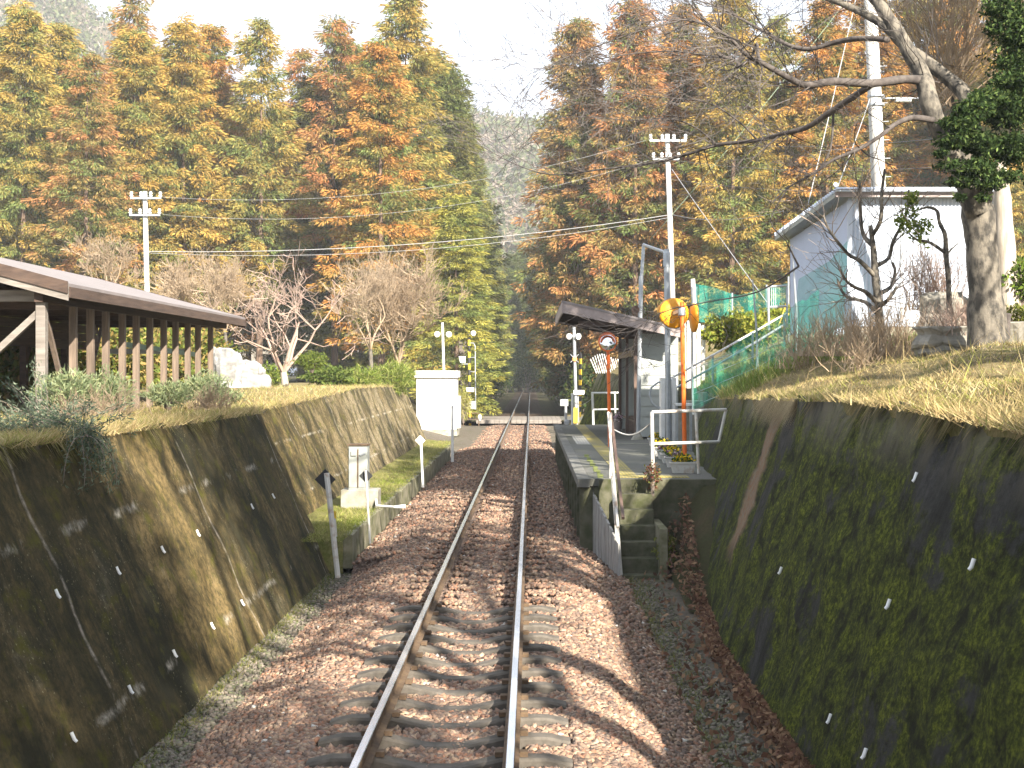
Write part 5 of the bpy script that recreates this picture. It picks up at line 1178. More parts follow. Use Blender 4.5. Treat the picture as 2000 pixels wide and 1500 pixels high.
# ------------------------------------------------------------------ bare trees
def bare_tree(label, base, H, r, mat, trunk_m, seed, depth=4, kids=4, spread=0.55, fork=0.35, n0=4, name='bare_tree', group=None, up=0.12, rmin=0.008, lean=0.5):
    random.seed(seed); base = Vector(base); t_ = thing(name, label, 'tree', base, group)
    top = base + Vector((random.uniform(-.1, .1), random.uniform(-.1, .1), H * fork))
    MB().tube([base - Vector((0, 0, .2)), base.lerp(top, .5) + Vector((random.uniform(-.05, .05), 0, 0)), top], [r * 1.2, r, r * .85], 8, cap=False).build('trunk', trunk_m, t_, smooth=True)
    mb = MB()
    for k in range(n0):
        a = 6.28 * k / n0 + random.uniform(-.4, .4); branch(mb, top - Vector((0, 0, 0.03)), (math.cos(a) * lean, math.sin(a) * lean, 0.85), H * (1 - fork) * 0.52, r * .6, depth, spread, kids, up, 0.15, 4, 5, rmin)
    mb.build('branches', mat, t_); return t_
bare_tree('spreading bare maple with reddish twigs behind the two boulders', P(560, 765, 56), 4.3, 0.13, M['twig_red'], M['bark_pale'], 31, 4, 3, 0.60, 0.16, 5, up=0.10, lean=0.75, rmin=0.010)
bare_tree('pale bare tree with slim trunk left of the white hut', P(728, 742, 50), 4.0, 0.09, M['twig_tan'], M['bark'], 32, 4, 4, 0.5, 0.3, 4)
bare_tree('wide bare tan tree right next to the white hut', P(778, 745, 47), 4.3, 0.10, M['twig_tan'], M['bark'], 33, 4, 5, 0.55, 0.18, 5)
bare_tree('small pale bare tree just above the bicycle shelter roof, left of the utility pole', P(210, 640, 46), 3.4, 0.09, M['twig_tan'], M['bark_pale'], 34, 4, 4, 0.55, 0.35, 4)
bare_tree('tan twiggy bare tree behind the far shelter roof, right of the utility pole', P(390, 690, 46), 3.7, 0.08, M['twig_tan'], M['bark'], 35, 4, 5, 0.5, 0.3, 5)
bare_tree('second tan bare tree behind the shelter roof end, next to the reddish maple', P(440, 690, 48), 3.0, 0.07, M['twig_tan'], M['bark'], 36, 4, 4, 0.5, 0.3, 5)

# big cherry tree on the right bank, limbs reaching over the track
random.seed(77)
ct = thing('cherry_tree', 'big bare cherry tree with thick leaning trunk, limbs reaching over the track', 'tree', P(1925, 625, 128))
def limb(pts, rs, mat, name, parent, n=9, twigs=0, tl=0.9, tr=0.012, dep=2, tm=None, sp=0.55):
    q = [P(px, py, fd) for px, py, fd in pts]; R_ = [r_ for r_ in rs]
    sm = []; sr = []
    for i in range(len(q) - 1):                # smooth the traced limb
        p0, p1, p2, p3 = q[max(i - 1, 0)], q[i], q[i + 1], q[min(i + 2, len(q) - 1)]
        for k in range(4):
            t_ = k / 4; sm.append(0.5 * ((2 * p1) + (p2 - p0) * t_ + (2 * p0 - 5 * p1 + 4 * p2 - p3) * t_ ** 2 + (3 * p1 - p0 - 3 * p2 + p3) * t_ ** 3)); sr.append((R_[i] * (1 - t_) + R_[i + 1] * t_) * random.uniform(0.93, 1.08))
    sm.append(q[-1]); sr.append(R_[-1])
    MB().tube(sm, sr, n).build(name, mat, parent, smooth=True)
    mb = MB()
    for k in range(twigs):
        i = random.randint(int(len(sm) * 0.3), len(sm) - 2); d = (sm[min(i + 2, len(sm) - 1)] - sm[i]).normalized()
        d = (d * 0.7 + Vector((random.gauss(0, sp), random.gauss(0, sp), random.gauss(0.05, sp)))).normalized()
        branch(mb, sm[i], d, tl * random.uniform(0.5, 1.3), min(tr, sr[i] * .6), dep, 0.5, 3, 0.03, 0.16, 4, 4, 0.0035)
    if twigs: mb.build('twigs', tm or M['bark_dark'], parent)
limb([(1932, 700, 128), (1924, 570, 128), (1917, 480, 128), (1908, 400, 128), (1897, 330, 128), (1880, 270, 128)], [0.36, 0.255, 0.24, 0.25, 0.22, 0.17], M['bark'], 'trunk', ct, 14)
limb([(1908, 420, 129), (1872, 320, 129), (1838, 258, 129), (1815, 200, 129), (1803, 150, 128), (1775, 100, 127), (1742, 45, 126), (1705, -8, 125), (1660, -60, 124)], [0.17, 0.15, 0.145, 0.14, 0.13, 0.115, 0.10, 0.09, 0.07], M['bark'], 'limb', ct, 10, 10, 1.2)
limb([(1905, 330, 127), (1897, 240, 126), (1884, 185, 125), (1850, 152, 124), (1805, 118, 123), (1762, 84, 122), (1727, 50, 121), (1690, 28, 120), (1640, 5, 119), (1590, -12, 118)], [0.16, 0.13, 0.115, 0.105, 0.10, 0.09, 0.075, 0.065, 0.055, 0.04], M['bark'], 'limb', ct, 10, 14, 1.2)
limb([(1808, 158, 128), (1765, 155, 129), (1700, 163, 130), (1630, 159, 131), (1575, 166, 132), (1540, 152, 133), (1490, 124, 134), (1455, 105, 135), (1420, 70, 136), (1370, 45, 137), (1310, 38, 138), (1240, 45, 139)], [0.075, 0.07, 0.062, 0.058, 0.052, 0.047, 0.04, 0.03, 0.022, 0.016, 0.011, 0.006], M['bark_dark'], 'limb', ct, 8, 44, 1.1)
limb([(1705, 163, 130), (1665, 190, 128), (1620, 220, 126), (1575, 249, 124), (1525, 262, 122), (1480, 274, 120), (1400, 283, 118), (1350, 299, 116), (1280, 317, 114), (1165, 332, 112), (1075, 341, 110), (1000, 318, 108), (940, 285, 107)], [0.055, 0.052, 0.047, 0.044, 0.040, 0.036, 0.032, 0.027, 0.022, 0.016, 0.011, 0.007, 0.004], M['bark_dark'], 'limb', ct, 8, 40, 0.9)
limb([(1822, 235, 130), (1780, 230, 132), (1745, 245, 133), (1720, 265, 134), (1680, 290, 135), (1630, 311, 136), (1585, 341, 136), (1540, 366, 136), (1505, 400, 136)], [0.05, 0.042, 0.036, 0.032, 0.028, 0.024, 0.018, 0.012, 0.006], M['bark_dark'], 'limb', ct, 7, 14, 0.8)
limb([(1735, 78, 122), (1680, 75, 120), (1630, 83, 118), (1580, 96, 117), (1540, 88, 116), (1500, 66, 115), (1460, 44, 114), (1420, 22, 113), (1370, 3, 112), (1300, -10, 111)], [0.05, 0.046, 0.042, 0.038, 0.034, 0.03, 0.024, 0.018, 0.012, 0.006], M['bark_dark'], 'limb', ct, 7, 26, 1.1)
limb([(1490, 126, 134), (1482, 112, 132), (1478, 85, 130), (1468, 110, 128), (1442, 132, 127), (1437, 118, 126), (1380, 108, 125), (1300, 100, 124), (1200, 110, 123), (1100, 130, 122)], [0.03, 0.026, 0.022, 0.022, 0.02, 0.018, 0.014, 0.011, 0.008, 0.004], M['bark_dark'], 'limb', ct, 6, 34, 1.0)
limb([(1330, 40, 138), (1250, 60, 138), (1180, 85, 137), (1100, 115, 136), (1040, 150, 135)], [0.014, 0.012, 0.009, 0.006, 0.003], M['bark_dark'], 'limb', ct, 5, 18, 0.8)
limb([(1400, 283, 118), (1360, 250, 119), (1310, 232, 120), (1230, 235, 121), (1130, 228, 122), (1030, 240, 123)], [0.02, 0.016, 0.012, 0.009, 0.006, 0.003], M['bark_dark'], 'limb', ct, 5, 22, 0.8)
limb([(1480, 274, 120), (1440, 235, 121), (1380, 200, 122), (1290, 190, 123), (1180, 175, 124), (1060, 170, 125)], [0.018, 0.015, 0.012, 0.009, 0.006, 0.003], M['bark_dark'], 'limb', ct, 5, 22, 0.8)
limb([(1628, 220, 126), (1622, 290, 126), (1600, 330, 126), (1585, 350, 126)], [0.022, 0.018, 0.012, 0.006], M['bark_dark'], 'limb', ct, 5, 5, 0.5)
limb([(1690, -40, 140), (1560, 520, 134), (1480, 570, 131), (1380, 590, 128), (1290, 612, 126), (1200, 675, 125)][1:], [0.016, 0.012, 0.010, 0.008, 0.004], M['bark_dark'], 'limb', ct, 5, 14, 0.7)
limb([(1535, 470, 136), (1505, 430, 136), (1540, 366, 136)], [0.008, 0.01, 0.011], M['bark_dark'], 'limb', ct, 5, 3, 0.5)
limb([(1560, 520, 134), (1545, 490, 135), (1535, 470, 136)], [0.016, 0.012, 0.008], M['bark_dark'], 'limb', ct, 5, 2, 0.5)
# pale dead trunk
dt = thing('dead_trunk', 'pale barkless dead trunk standing right behind the cherry trunk', 'tree trunk', P(1962, 640, 112))
limb([(1976, 690, 112), (1966, 540, 112), (1960, 440, 112), (1955, 345, 112), (1952, 300, 112)], [0.22, 0.19, 0.165, 0.13, 0.05], M['bark_pale'], 'trunk', dt, 11)
# broom-shaped twiggy tree behind
random.seed(5)
bt = thing('broom_tree', 'dense tan broom-shaped twiggy tree behind the cherry limbs at top right', 'tree', P(1860, 560, 104))
limb([(1930, 700, 104), (1922, 420, 104), (1885, 275, 104), (1855, 190, 104)], [0.16, 0.13, 0.11, 0.08], M['bark'], 'trunk', bt, 8)
mb = MB()
for k in range(110):
    p = P(1850 + random.uniform(-25, 30), 190 + random.uniform(-60, 30), 104 + random.uniform(-2, 2)); a = random.uniform(-1.2, 1.2)
    branch(mb, p, (math.sin(a) * 1.0, random.gauss(0, .4), 0.95 * math.cos(a * .8)), random.uniform(0.9, 1.7), 0.014, 2, 0.35, 3, 0.10, 0.12, 4, 4, 0.0045)
mb.build('twigs', M['twig_tan'], bt)
# pruned bare tree in front of the shed
random.seed(12)
pt = thing('pruned_tree', 'knobbly pruned bare tree standing in front of the shed corner', 'tree', P(1718, 660, 112))
limb([(1722, 690, 112), (1716, 600, 112), (1710, 545, 112), (1706, 490, 112), (1700, 440, 112)], [0.09, 0.075, 0.065, 0.055, 0.035], M['bark'], 'trunk', pt, 8)
for pts in ([(1712, 590, 112), (1690, 570, 114), (1668, 560, 115), (1650, 545, 116), (1640, 520, 116)], [(1714, 575, 112), (1740, 560, 110), (1748, 530, 109), (1742, 512, 109)], [(1709, 540, 112), (1680, 510, 113), (1655, 495, 113), (1620, 450, 114), (1608, 420, 114)], [(1708, 520, 112), (1735, 505, 110), (1745, 470, 110), (1770, 420, 110), (1775, 370, 110)],
            [(1705, 480, 112), (1685, 455, 111), (1680, 400, 111), (1678, 350, 111)], [(1703, 460, 112), (1720, 430, 113), (1722, 380, 113), (1728, 330, 113)], [(1712, 610, 112), (1690, 590, 110), (1655, 580, 109), (1640, 560, 109), (1635, 545, 109)], [(1715, 600, 112), (1735, 585, 114), (1752, 560, 114)]):
    limb(pts, [0.045, 0.036, 0.03, 0.022, 0.014][:len(pts)], M['bark'], 'limb', pt, 6, 9, 0.75, 0.012, 1, M['twig_grey'], 0.4)
# small garden evergreen with curved trunk before the shed
et = thing('garden_tree', 'small crooked garden tree with two leaf clumps before the white shed', 'tree', P(1852, 640, 112))
limb([(1855, 690, 112), (1853, 560, 112), (1848, 500, 112), (1846, 460, 112), (1835, 435, 112), (1830, 412, 112), (1812, 405, 112), (1795, 410, 112)], [0.06, 0.05, 0.045, 0.04, 0.035, 0.03, 0.025, 0.015], M['bark'], 'trunk', et, 8)
limb([(1848, 495, 112), (1830, 482, 112), (1812, 472, 112), (1790, 468, 112), (1775, 455, 112)], [0.035, 0.03, 0.026, 0.02, 0.012], M['bark'], 'limb', et, 7)
limb([(1848, 500, 112), (1860, 485, 112), (1872, 475, 112)], [0.02, 0.014, 0.008], M['bark'], 'limb', et, 5)
prt = []
for px, py, r_, n in ((1783, 385, 0.15, 80), (1775, 425, 0.24, 130), (1765, 440, 0.16, 60), (1795, 455, 0.24, 120), (1810, 440, 0.16, 50), (1780, 400, 0.13, 45)):
    c, d = blob_pts(P(px, py, 112), (r_, r_, r_), n, 0.1); prt.append(leaves(c, n, 0.12, 0.04, pick([(0.14, 0.19, 0.04), (0.10, 0.15, 0.03), (0.22, 0.27, 0.05)], n)))
v, f, c = join(prt); arr_obj('foliage', v, f, M['leaf'], parent=et, col=c)

# evergreen leaf mass at the right
EV = [(0.032, 0.054, 0.020), (0.042, 0.070, 0.022), (0.024, 0.040, 0.016), (0.10, 0.14, 0.045)]
def evergreen(label, blobs, base, trunk_pts, L=0.085, W=0.034, name='evergreen_tree'):
    t_ = thing(name, label, 'tree', base)
    limb(trunk_pts, [0.16, 0.13, 0.10, 0.06][:len(trunk_pts)], M['bark'], 'trunk', t_, 8)
    prt = []
    for px, py, fd, rx, rz, n in blobs:
        n = int(n * 2.0); c, d = blob_pts(P(px, py, fd), (rx, rx, rz), n, 0.25); prt.append(leaves(c, n, L, W, pick(EV, n, 0.35), 0.35, d * 0.5))
    v, f, c = join(prt); arr_obj('crown', v, f, M['leaf'], parent=t_, col=c); return t_
evergreen('glossy dark evergreen tree pushing in from the right picture edge around the cherry trunk',
          [(1965, 215, 130, 0.42, 0.30, 1500), (1900, 215, 133, 0.30, 0.18, 600), (1925, 190, 132, 0.26, 0.14, 360), (1858, 275, 134, 0.24, 0.13, 340), (1880, 245, 134, 0.24, 0.15, 380), (1850, 240, 135, 0.13, 0.09, 90), (1905, 280, 133, 0.30, 0.17, 620), (1970, 290, 130, 0.42, 0.24, 1300), (1905, 330, 133, 0.32, 0.16, 620), (1855, 325, 134, 0.22, 0.09, 200), (1880, 355, 133, 0.24, 0.09, 240), (1930, 360, 132, 0.24, 0.09, 240), (1838, 300, 135, 0.12, 0.07, 70), (1875, 385, 134, 0.10, 0.06, 60), (1985, 160, 130, 0.40, 0.18, 800), (1960, 345, 131, 0.26, 0.10, 300),
           (1990, 60, 128, 0.42, 0.36, 1100), (1955, 15, 128, 0.30, 0.24, 460), (1975, 120, 128, 0.26, 0.15, 260), (1940, 55, 128, 0.14, 0.12, 110), (2060, 120, 126, 0.9, 1.2, 4200), (2090, 300, 126, 0.8, 0.9, 2600), (2060, -80, 126, 1.0, 1.0, 2600), (1920, 385, 132, 0.12, 0.07, 70)],
          P(2080, 650, 124), [(2080, 650, 124), (2070, 480, 124), (2040, 330, 125), (2010, 200, 126)])
shrub('bushy green camellia at the right edge beside the pale dead trunk', P(1995, 545, 112), (0.42, 0.4, 0.42), 1100, [(0.06, 0.10, 0.02), (0.12, 0.17, 0.03), (0.09, 0.12, 0.03)], 0.11, 0.055)
shrub('low yellow green ground shrub right of the cherry trunk foot', P(1985, 615, 118), (0.45, 0.4, 0.16), 900, [(0.16, 0.19, 0.04), (0.22, 0.22, 0.06)], 0.09, 0.03)

# ------------------------------------------------------------------ shrubs, bushes, dry stems
def dry_shrub(label, c, w, h, n, mat, seed, group=None, flare=0.5, name='dry_shrub'):
    random.seed(seed); c = Vector(c); t_ = thing(name, label, 'shrub', c, group); mb = MB()
    for k in range(n):
        p = c + Vector((random.gauss(0, w * .4), random.gauss(0, w * .35), -0.05)); branch(mb, p, (random.gauss(0, flare), random.gauss(0, flare), 1), h * random.uniform(.5, 1.1), 0.009, 1, 0.35, 3, 0.06, 0.12, 4, 3, 0.0035)
    mb.build('stems', mat, t_); return t_
for i, (px, py, fd, w, h, n, lab) in enumerate(((1600, 690, 108, 0.7, 0.55, 90, 'tangle of dry stems at the lower left of the pruned tree'), (1660, 690, 112, 0.7, 0.6, 110, 'tall dry stems at the foot of the pruned tree'), (1740, 690, 116, 0.7, 0.65, 120, 'tall pale dry stems between the pruned tree and the big boulder'), (1700, 720, 118, 0.8, 0.4, 90, 'low dry stems in front of the pruned tree'), (1560, 715, 103, 0.6, 0.4, 60, 'dry stems beside the last net fence post'))):
    dry_shrub(lab, P(px, py, fd), w, h, n, M['twig_tan'], 50 + i)
dry_shrub('rounded reddish twig shrub before the white shed wall', P(1820, 600, 104), 0.55, 0.85, 150, M['twig_red'], 61, flare=0.42)
dry_shrub('brown twiggy shrub at the cherry trunk foot', P(1885, 650, 122), 0.5, 0.45, 110, M['twig_red'], 62, flare=0.7)
dry_shrub('brown twiggy shrub between the two grey boulders', P(1840, 640, 116), 0.45, 0.35, 70, M['twig_grey'], 63, flare=0.8)
# left bank
GG = [(0.20, 0.25, 0.13), (0.26, 0.30, 0.17), (0.15, 0.19, 0.09), (0.30, 0.32, 0.16)]
for px, py, fd, rx, rz, n, lab in ((130, 765, 128, 0.50, 0.32, 2600, 'grey green lavender bush nearest us along the shelter posts'), (205, 770, 120, 0.48, 0.36, 2600, 'grey green lavender bush before the shelter posts, beside the flat white stone'), (330, 770, 108, 0.45, 0.24, 2000, 'grey green lavender bush right of the long wooden post'), (400, 757, 100, 0.50, 0.30, 2200, 'grey green lavender bush near the far end of the shelter'), (440, 775, 96, 0.4, 0.16, 900, 'small lavender bush before the white boulder')):
    shrub(lab, P(px, py, fd), (rx, rx * .8, rz), n, GG, 0.11, 0.018, name='lavender_bush', droop=-0.5, shell=0.2)
for i, (px, py, fd, lab) in enumerate(((215, 812, 128, 'dry straw-coloured stems below the lavender bushes'), (150, 830, 135, 'dry brown stems at the wall top beside the rosemary'), (410, 795, 104, 'dry stems before the far lavender bushes'))):
    dry_shrub(lab, P(px, py, fd), 0.5, 0.35, 90, M['twig_tan'], 70 + i, flare=0.9)
RO = [(0.085, 0.115, 0.075), (0.12, 0.15, 0.10), (0.06, 0.085, 0.055), (0.17, 0.20, 0.14)]
def rosemary():
    random.seed(9); c0 = P(40, 850, 178); t_ = thing('rosemary_bush', 'blue green rosemary bush spilling over the near left wall', 'shrub', c0)
    mb = MB(); tips = []
    for k in range(230):
        p = P(random.uniform(-60, 172), 850, 178 + random.uniform(-14, 14)); p.z = 2.2
        out = random.random() < 0.68; d = Vector((random.gauss(0.5 if out else -0.1, .5), random.gauss(0, .6), random.gauss(.35, .3))).normalized(); q = [p]; L = random.uniform(0.3, 0.8)
        for i in range(6):
            d = (d + Vector((0, 0, -0.50 if out else -0.10)) + Vector((random.gauss(0, .1), random.gauss(0, .1), 0))).normalized(); q.append(q[-1] + d * L / 6)
        mb.tube(q, [0.008, 0.007, 0.006, 0.005, 0.005, 0.004, 0.003], 3, cap=False)
        for i in range(1, 7): tips.append((q[i], d))
    mb.build('stems', M['twig_grey'], t_); n = len(tips) * 16
    c = np.repeat(np.array([tuple(a) for a, _ in tips]), 16, 0) + rng.normal(0, 0.035, (n, 3)); dd = np.repeat(np.array([tuple(b_) for _, b_ in tips]), 16, 0)
    v, f, cc = leaves(c, n, 0.065, 0.013, pick(RO, n), -0.2, dd); arr_obj('foliage', v, f, M['leaf'], parent=t_, col=cc)
rosemary()
BG = [(0.14, 0.19, 0.035), (0.20, 0.24, 0.05), (0.10, 0.14, 0.03), (0.27, 0.28, 0.09)]
shrub('bright green bamboo grass clump hanging over the far end of the left wall', P(765, 740, 50), (0.95, 1.5, 0.62), 4200, BG, 0.30, 0.025, name='bamboo_grass', cat='shrub', droop=-0.3, shell=0.15)
shrub('green bamboo grass left of the hanging clump on the far wall top', P(700, 742, 53), (0.9, 1.2, 0.45), 2600, BG, 0.26, 0.03, name='bamboo_grass', droop=-0.4, shell=0.15)
shrub('cloud-pruned garden pine behind the bare maple', P(608, 705, 58), (0.55, 0.5, 0.30), 1300, [(0.10, 0.14, 0.03), (0.14, 0.17, 0.035)], 0.14, 0.03, name='garden_pine', cat='tree')
shrub('low dark green part of the garden hedge behind the maple foot', P(640, 735, 55), (0.9, 0.6, 0.35), 1900, [(0.08, 0.12, 0.03), (0.12, 0.15, 0.04)], 0.15, 0.06)
shrub('green hedge behind the boulders on the left bank', P(520, 735, 50), (0.8, 0.6, 0.45), 1600, BG, 0.18, 0.06)
for px, fd, lab in ((90, 72, 'pale green bushes seen under the shelter roof at the left'), (210, 66, 'green bush seen between the shelter posts'), (300, 60, 'green bush seen between the far shelter posts'), (-30, 76, 'rusty green bush at the left picture edge under the roof'), (20, 82, 'straw-coloured bush under the near end of the shelter roof'), (370, 58, 'dense bush behind the last shelter posts')):
    shrub(lab, P(px, 715, fd), (1.6, 1.0, 1.3), 3000, [(0.16, 0.19, 0.04), (0.20, 0.18, 0.05), (0.10, 0.13, 0.03), (0.28, 0.20, 0.07)], 0.22, 0.10)
# hedge and grass right, behind the stair rail
HG = [(0.20, 0.22, 0.035), (0.26, 0.25, 0.05), (0.13, 0.17, 0.03)]
shrub('yellow green hedge behind the stair railing, below the turquoise net', P(1440, 650, 62), (1.25, 0.7, 0.62), 4200, HG, 0.16, 0.08, name='hedge', cat='hedge')
shrub('green hedge end beside the mesh gate at the stair top', P(1530, 625, 60), (0.9, 0.7, 0.45), 1900, HG, 0.16, 0.08, name='hedge', cat='hedge')
shrub('weedy red-stemmed plant growing at the platform end beside the steps', P(1275, 930, 108), (0.16, 0.2, 0.26), 420, [(0.16, 0.05, 0.04), (0.10, 0.11, 0.03), (0.20, 0.13, 0.07)], 0.07, 0.03, name='weed', cat='plant')
shrub('yellow green moss and weed clump beside the platform steps', (3.05, 25.0, -0.25), (0.22, 0.6, 0.3), 700, [(0.22, 0.22, 0.05), (0.13, 0.16, 0.03)], 0.10, 0.02, name='weed', cat='plant')
shrub('tall pale dry grass clump between the white hut and the striped signal', P(905, 790, 36), (0.5, 0.5, 0.9), 900, [(0.36, 0.32, 0.12), (0.25, 0.26, 0.07)], 0.3, 0.03, name='grass_clump', cat='plant')

# ------------------------------------------------------------------ grass and leaves on the ground (uncountable)
def scatter_grass(n, sampler, pal, h0, h1, w, lean, name, label, zfun, hf=None):
    x, y = sampler(n); z = np.array([zfun(a, b_) for a, b_ in zip(x, y)]); h = rng.uniform(h0, h1, len(x)); ln = len(x)
    pc = np.sin(2.1 * x + 1.3 * y) + np.sin(1.1 * y - 2.7 * x) + rng.normal(0, .8, ln); p = np.array(pal); c = p[np.clip(((pc + 3) / 6 * len(p)).astype(int), 0, len(p) - 1)] * rng.uniform(.7, 1.3, (ln, 1))
    v, f, c = blades(x, y, z, h, np.full(ln, w), lean, c); o = arr_obj(name, v, f, M['leaf'], col=c); stuff(o, label, 'grass')
def samp_right(n):
    u = rng.random(n); y = 1 / (1 / 9.5 + u * (1 / 36 - 1 / 9.5)); e = rng.random(n) ** 1.5 * 7; return np.array([rt(b_) for b_ in y]) + e - 0.05, y
DRY = [(0.20, 0.22, 0.05), (0.40, 0.32, 0.15), (0.46, 0.37, 0.19), (0.34, 0.25, 0.12), (0.25, 0.25, 0.07), (0.48, 0.40, 0.22)]
scatter_grass(42000, samp_right, DRY, 0.02, 0.075, 0.012, 1.0, 'dry_grass', 'dry straw-coloured winter grass covering the right bank', right_z)
scatter_grass(1000, samp_right, DRY, 0.15, 0.38, 0.010, 0.55, 'tall_dry_grass', 'scattered taller dry grass stalks on the right bank', right_z)
def samp_edge(n):
    u = rng.random(n); y = 1 / (1 / 9.5 + u * (1 / 27 - 1 / 9.5)); return np.array([rt(b_) for b_ in y]) + rng.normal(-0.02, .06, n), y
scatter_grass(1700, samp_edge, DRY, 0.08, 0.22, 0.012, 1.1, 'wall_edge_grass', 'dry grass fringe along the top edge of the mossy wall', lambda x, y: rtz(y) - 0.02)
def samp_hang(n):
    y = rng.uniform(18.5, 24.5, n); return np.array([rt(b_) for b_ in y]) + rng.uniform(-.12, .12, n), y
def samp_slope(n): y = rng.uniform(27, 44, n); return np.array([rt(b_) for b_ in y]) + rng.random(n) * 4.0, y
scatter_grass(16000, samp_slope, [(0.10, 0.17, 0.03), (0.16, 0.22, 0.05), (0.24, 0.25, 0.08), (0.30, 0.27, 0.11)], 0.10, 0.32, 0.022, 0.5, 'slope_grass', 'green grass on the slope behind the net fence', right_z)
def samp_left(n):
    u = rng.random(n); y = 1 / (1 / 13.0 + u * (1 / 58 - 1 / 13.0)); return np.array([lt(b_) for b_ in y]) - rng.random(n) ** 1.4 * 3.2 + 0.03, y
scatter_grass(22000, samp_left, DRY[1:] + [(0.30, 0.30, 0.10)], 0.03, 0.14, 0.014, 0.9, 'bank_grass', 'short pale winter grass along the top of the left wall', left_z)
def samp_ledge(n):
    y = 1 / (1 / 13.0 + rng.random(n) * (1 / 58 - 1 / 13.0)); return np.array([lt(b_) for b_ in y]) + rng.normal(0.0, .06, n), y
scatter_grass(3000, samp_ledge, DRY, 0.06, 0.2, 0.012, 1.1, 'left_edge_grass', 'dry grass fringe along the top edge of the left wall', lambda x, y: ltz(y) - 0.02)
def samp_verge(n): return rng.uniform(-3.7, -2.45, n), 1 / (1 / 24.0 + rng.random(n) * (1 / 60 - 1 / 24.0))
scatter_grass(16000, samp_verge, [(0.15, 0.19, 0.035), (0.22, 0.24, 0.06), (0.30, 0.28, 0.11), (0.17, 0.20, 0.05)], 0.02, 0.08, 0.014, 0.8, 'verge_grass', 'short green grass on the verge left of the kerb', lambda x, y: 0.02)
def samp_toe(n): y = rng.uniform(10, 30, n); return np.where(rng.random(n) < .5, -2.75 + rng.normal(0, .08, n), 2.25 + np.abs(rng.normal(0, .22, n))), y
scatter_grass(7000, samp_toe, [(0.12, 0.15, 0.03), (0.20, 0.19, 0.07), (0.09, 0.12, 0.03)], 0.02, 0.08, 0.012, 0.8, 'toe_weeds', 'sparse weeds along the foot of the retaining walls', lambda x, y: ZLOW + .01)
n = 5200; yy = 1 / (1 / 9.5 + rng.random(n) * (1 / 26.5 - 1 / 9.5)); rr = np.array([rb(b_) for b_ in yy])
k = np.clip((yy - 21.3) / 5.0, 0, 1); xx = rr - 0.02 - np.abs(rng.normal(0, 1, n)) * np.where(rng.random(n) < 0.82, 0.10 + 0.28 * k, 0.55); zz = -0.63 + 1.5 * k * np.clip((xx - 2.9) / 0.8 + 0.1, 0, 1)
v, f, c = leaves(np.stack([xx, yy, zz + rng.uniform(0, .05, n)], -1), n, 0.10, 0.05, pick([(0.17, 0.09, 0.06), (0.22, 0.13, 0.08), (0.12, 0.07, 0.05), (0.28, 0.18, 0.11)], n)); o = arr_obj('dead_leaves', v, f, M['leaf'], col=c); stuff(o, 'brown dead leaves in the gutter below the mossy wall', 'leaves')
def fringe(n, ya, yb_, edge, ztop, side, name, label, pal):
    y = 1 / (1 / ya + rng.random(n) * (1 / yb_ - 1 / ya)); cl = np.sin(2.2 * y) + np.sin(5.7 * y + 1) + np.sin(0.9 * y + 2); k = cl + rng.normal(0, .8, n) > 0.3; y = y[k]; n = len(y)
    x = np.array([edge(b_) for b_ in y]) + rng.uniform(-.08, .08, n); z = np.array([ztop(b_) for b_ in y]) + 0.02; h = rng.uniform(.05, .26, n) * (1 + 0.4 * np.sin(2.2 * y))
    V = np.empty((n, 3, 3)); V[:, 0] = np.stack([x, y - .008, z], -1); V[:, 1] = np.stack([x, y + .008, z], -1); V[:, 2] = np.stack([x + side * (h * .42 + .05), y + rng.normal(0, .06, n), z - h], -1)
    o = arr_obj(name, V.reshape(-1, 3), np.arange(3 * n).reshape(-1, 3), M['leaf'], col=np.repeat(pick(pal, n, .35), 3, 0)); stuff(o, label, 'grass')
fringe(3000, 9.2, 27, rt, rtz, -1, 'overhanging_grass', 'ragged grass and roots drooping over the mossy wall top', [(0.30, 0.24, 0.13), (0.16, 0.15, 0.05), (0.10, 0.09, 0.04), (0.22, 0.17, 0.10)])
fringe(4200, 12.5, 58, lt, ltz, 1, 'overhanging_weeds', 'ragged grass and moss drooping over the left wall top', [(0.30, 0.25, 0.13), (0.18, 0.17, 0.05), (0.11, 0.10, 0.04)])
# pale dry grass hanging over the mossy wall top
n = 1500; y = rng.uniform(18.6, 23.2, n); x = np.array([rt(b_) for b_ in y]) + rng.uniform(-.10, .08, n); z = np.array([rtz(b_) for b_ in y]) + 0.02
h = rng.uniform(.1, .45, n); V = np.empty((n, 3, 3)); V[:, 0] = np.stack([x, y - .008, z], -1); V[:, 1] = np.stack([x, y + .008, z], -1); V[:, 2] = np.stack([x - h * .42 - .06, y + rng.normal(0, .06, n), z - h], -1)
o = arr_obj('hanging_grass', V.reshape(-1, 3), np.arange(3 * n).reshape(-1, 3), M['leaf'], col=np.repeat(pick([(0.42, 0.35, 0.22), (0.34, 0.27, 0.16)], n), 3, 0)); stuff(o, 'pale dry grass hanging over the mossy wall edge', 'grass')

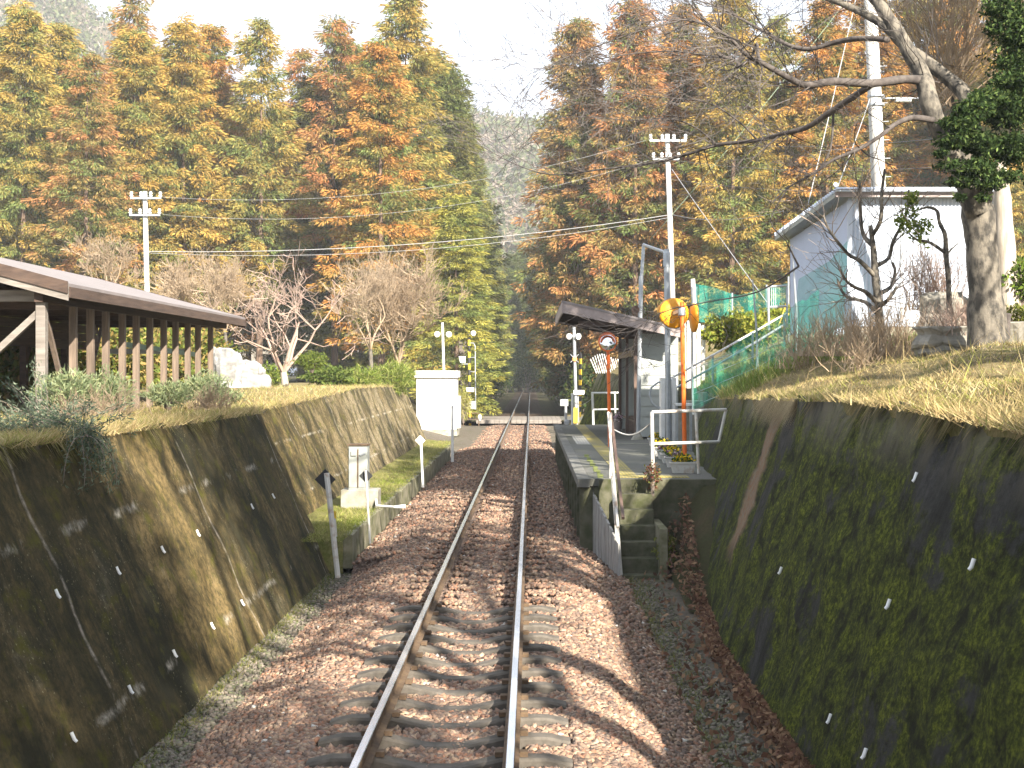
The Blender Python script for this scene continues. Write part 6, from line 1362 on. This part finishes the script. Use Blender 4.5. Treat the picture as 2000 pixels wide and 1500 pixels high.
# ------------------------------------------------------------------ trees behind the viewpoint on the right bank: they throw the dappled shade over the cutting
def tall_evergreen(label, base, blobs, L=0.36, W=0.19):
    t_ = thing('evergreen_tree', label, 'tree', base); b0_ = Vector(base); top = Vector(blobs[0][:3])
    MB().tube([b0_ - Vector((0, 0, .3)), b0_.lerp(top, .5) + Vector((.1, .05, 0)), top], [0.3, 0.22, 0.12], 9).build('trunk', M['bark'], t_, smooth=True)
    prt = []; mb = MB()
    for x, y, z, r_, n in blobs:
        c, d = blob_pts((x, y, z), (r_, r_, r_), n, 0.15); prt.append(leaves(c, n, L, W, pick(EV, n, .3), .2, d * .4))
        mb.tube([b0_.lerp(top, .55), Vector((x, y, z))], [0.08, 0.03], 5)
    mb.build('limbs', M['bark'], t_); v, f, c = join(prt); arr_obj('crown', v, f, M['leaf'], parent=t_, col=c)
tall_evergreen('tall evergreen on the right bank behind the viewpoint', (9, -9, 3.3), [(9, -9.4, 16.6, 2.4, 2200), (9, -12.8, 16, 2.6, 2000), (9, -16, 15, 2.6, 1600), (8.6, -5.0, 11.2, 1.7, 550), (9, -8.5, 12, 2.2, 1200), (9.5, -11, 18.5, 2.0, 900)])
tall_evergreen('second tall evergreen on the right bank abreast of the viewpoint', (9.3, 0.5, 3.3), [(9.2, 0.5, 16.6, 2.4, 1900), (9.0, 2.8, 15, 1.9, 900), (9.2, 6.2, 11.6, 2.1, 600), (9.4, 8.2, 11.8, 1.6, 500), (9.2, 2.0, 18.4, 1.6, 600)])
bare_tree('bare tree on the right bank outside the right picture edge', (9.8, 8.6, 3.6), 10, 0.24, M['bark_dark'], M['bark'], 92, 3, 4, 0.5, 0.35, 4, lean=0.5)
tall_evergreen('tall evergreen on the right bank just outside the right picture edge', (11.5, 24, 4.2), [(10.2, 21, 13.5, 2.6, 2200), (10.5, 25.5, 14.5, 2.6, 2200), (9.2, 22, 11.5, 1.8, 1000), (10.2, 29, 15.5, 2.2, 1500)])
bare_tree('bare tree on the right bank abreast of the viewpoint', (6.8, 3.0, 2.9), 13, 0.22, M['bark_dark'], M['bark'], 91, 4, 4, 0.5, 0.3, 4, lean=0.45)

bare_tree('leaning bare tree on the right bank close outside the right picture edge', (7.4, 10.8, 2.9), 8.5, 0.19, M['bark_dark'], M['bark'], 93, 3, 4, 0.5, 0.4, 4, lean=0.6)
bare_tree('tall bare tree on the right bank beyond the right picture edge', (9.3, 13.0, 3.2), 9.5, 0.22, M['bark_dark'], M['bark'], 94, 3, 4, 0.5, 0.35, 4, lean=0.55)
# ------------------------------------------------------------------ thin winter haze
m = bpy.data.materials.new('haze'); m.use_nodes = True; t = m.node_tree; t.nodes.clear(); o_ = t.nodes.new('ShaderNodeOutputMaterial')
pv = t.nodes.new('ShaderNodeVolumePrincipled'); pv.inputs['Color'].default_value = (0.93, 0.96, 1.0, 1); pv.inputs['Density'].default_value = 0.0005; pv.inputs['Anisotropy'].default_value = 0.0
t.links.new(pv.outputs[0], o_.inputs['Volume'])
o = MB().box(-620, 620, -60, 760, -2, 330).build('haze', m, loc=(0, 0, -2)); stuff(o, 'thin pale winter haze over the valley', 'haze')
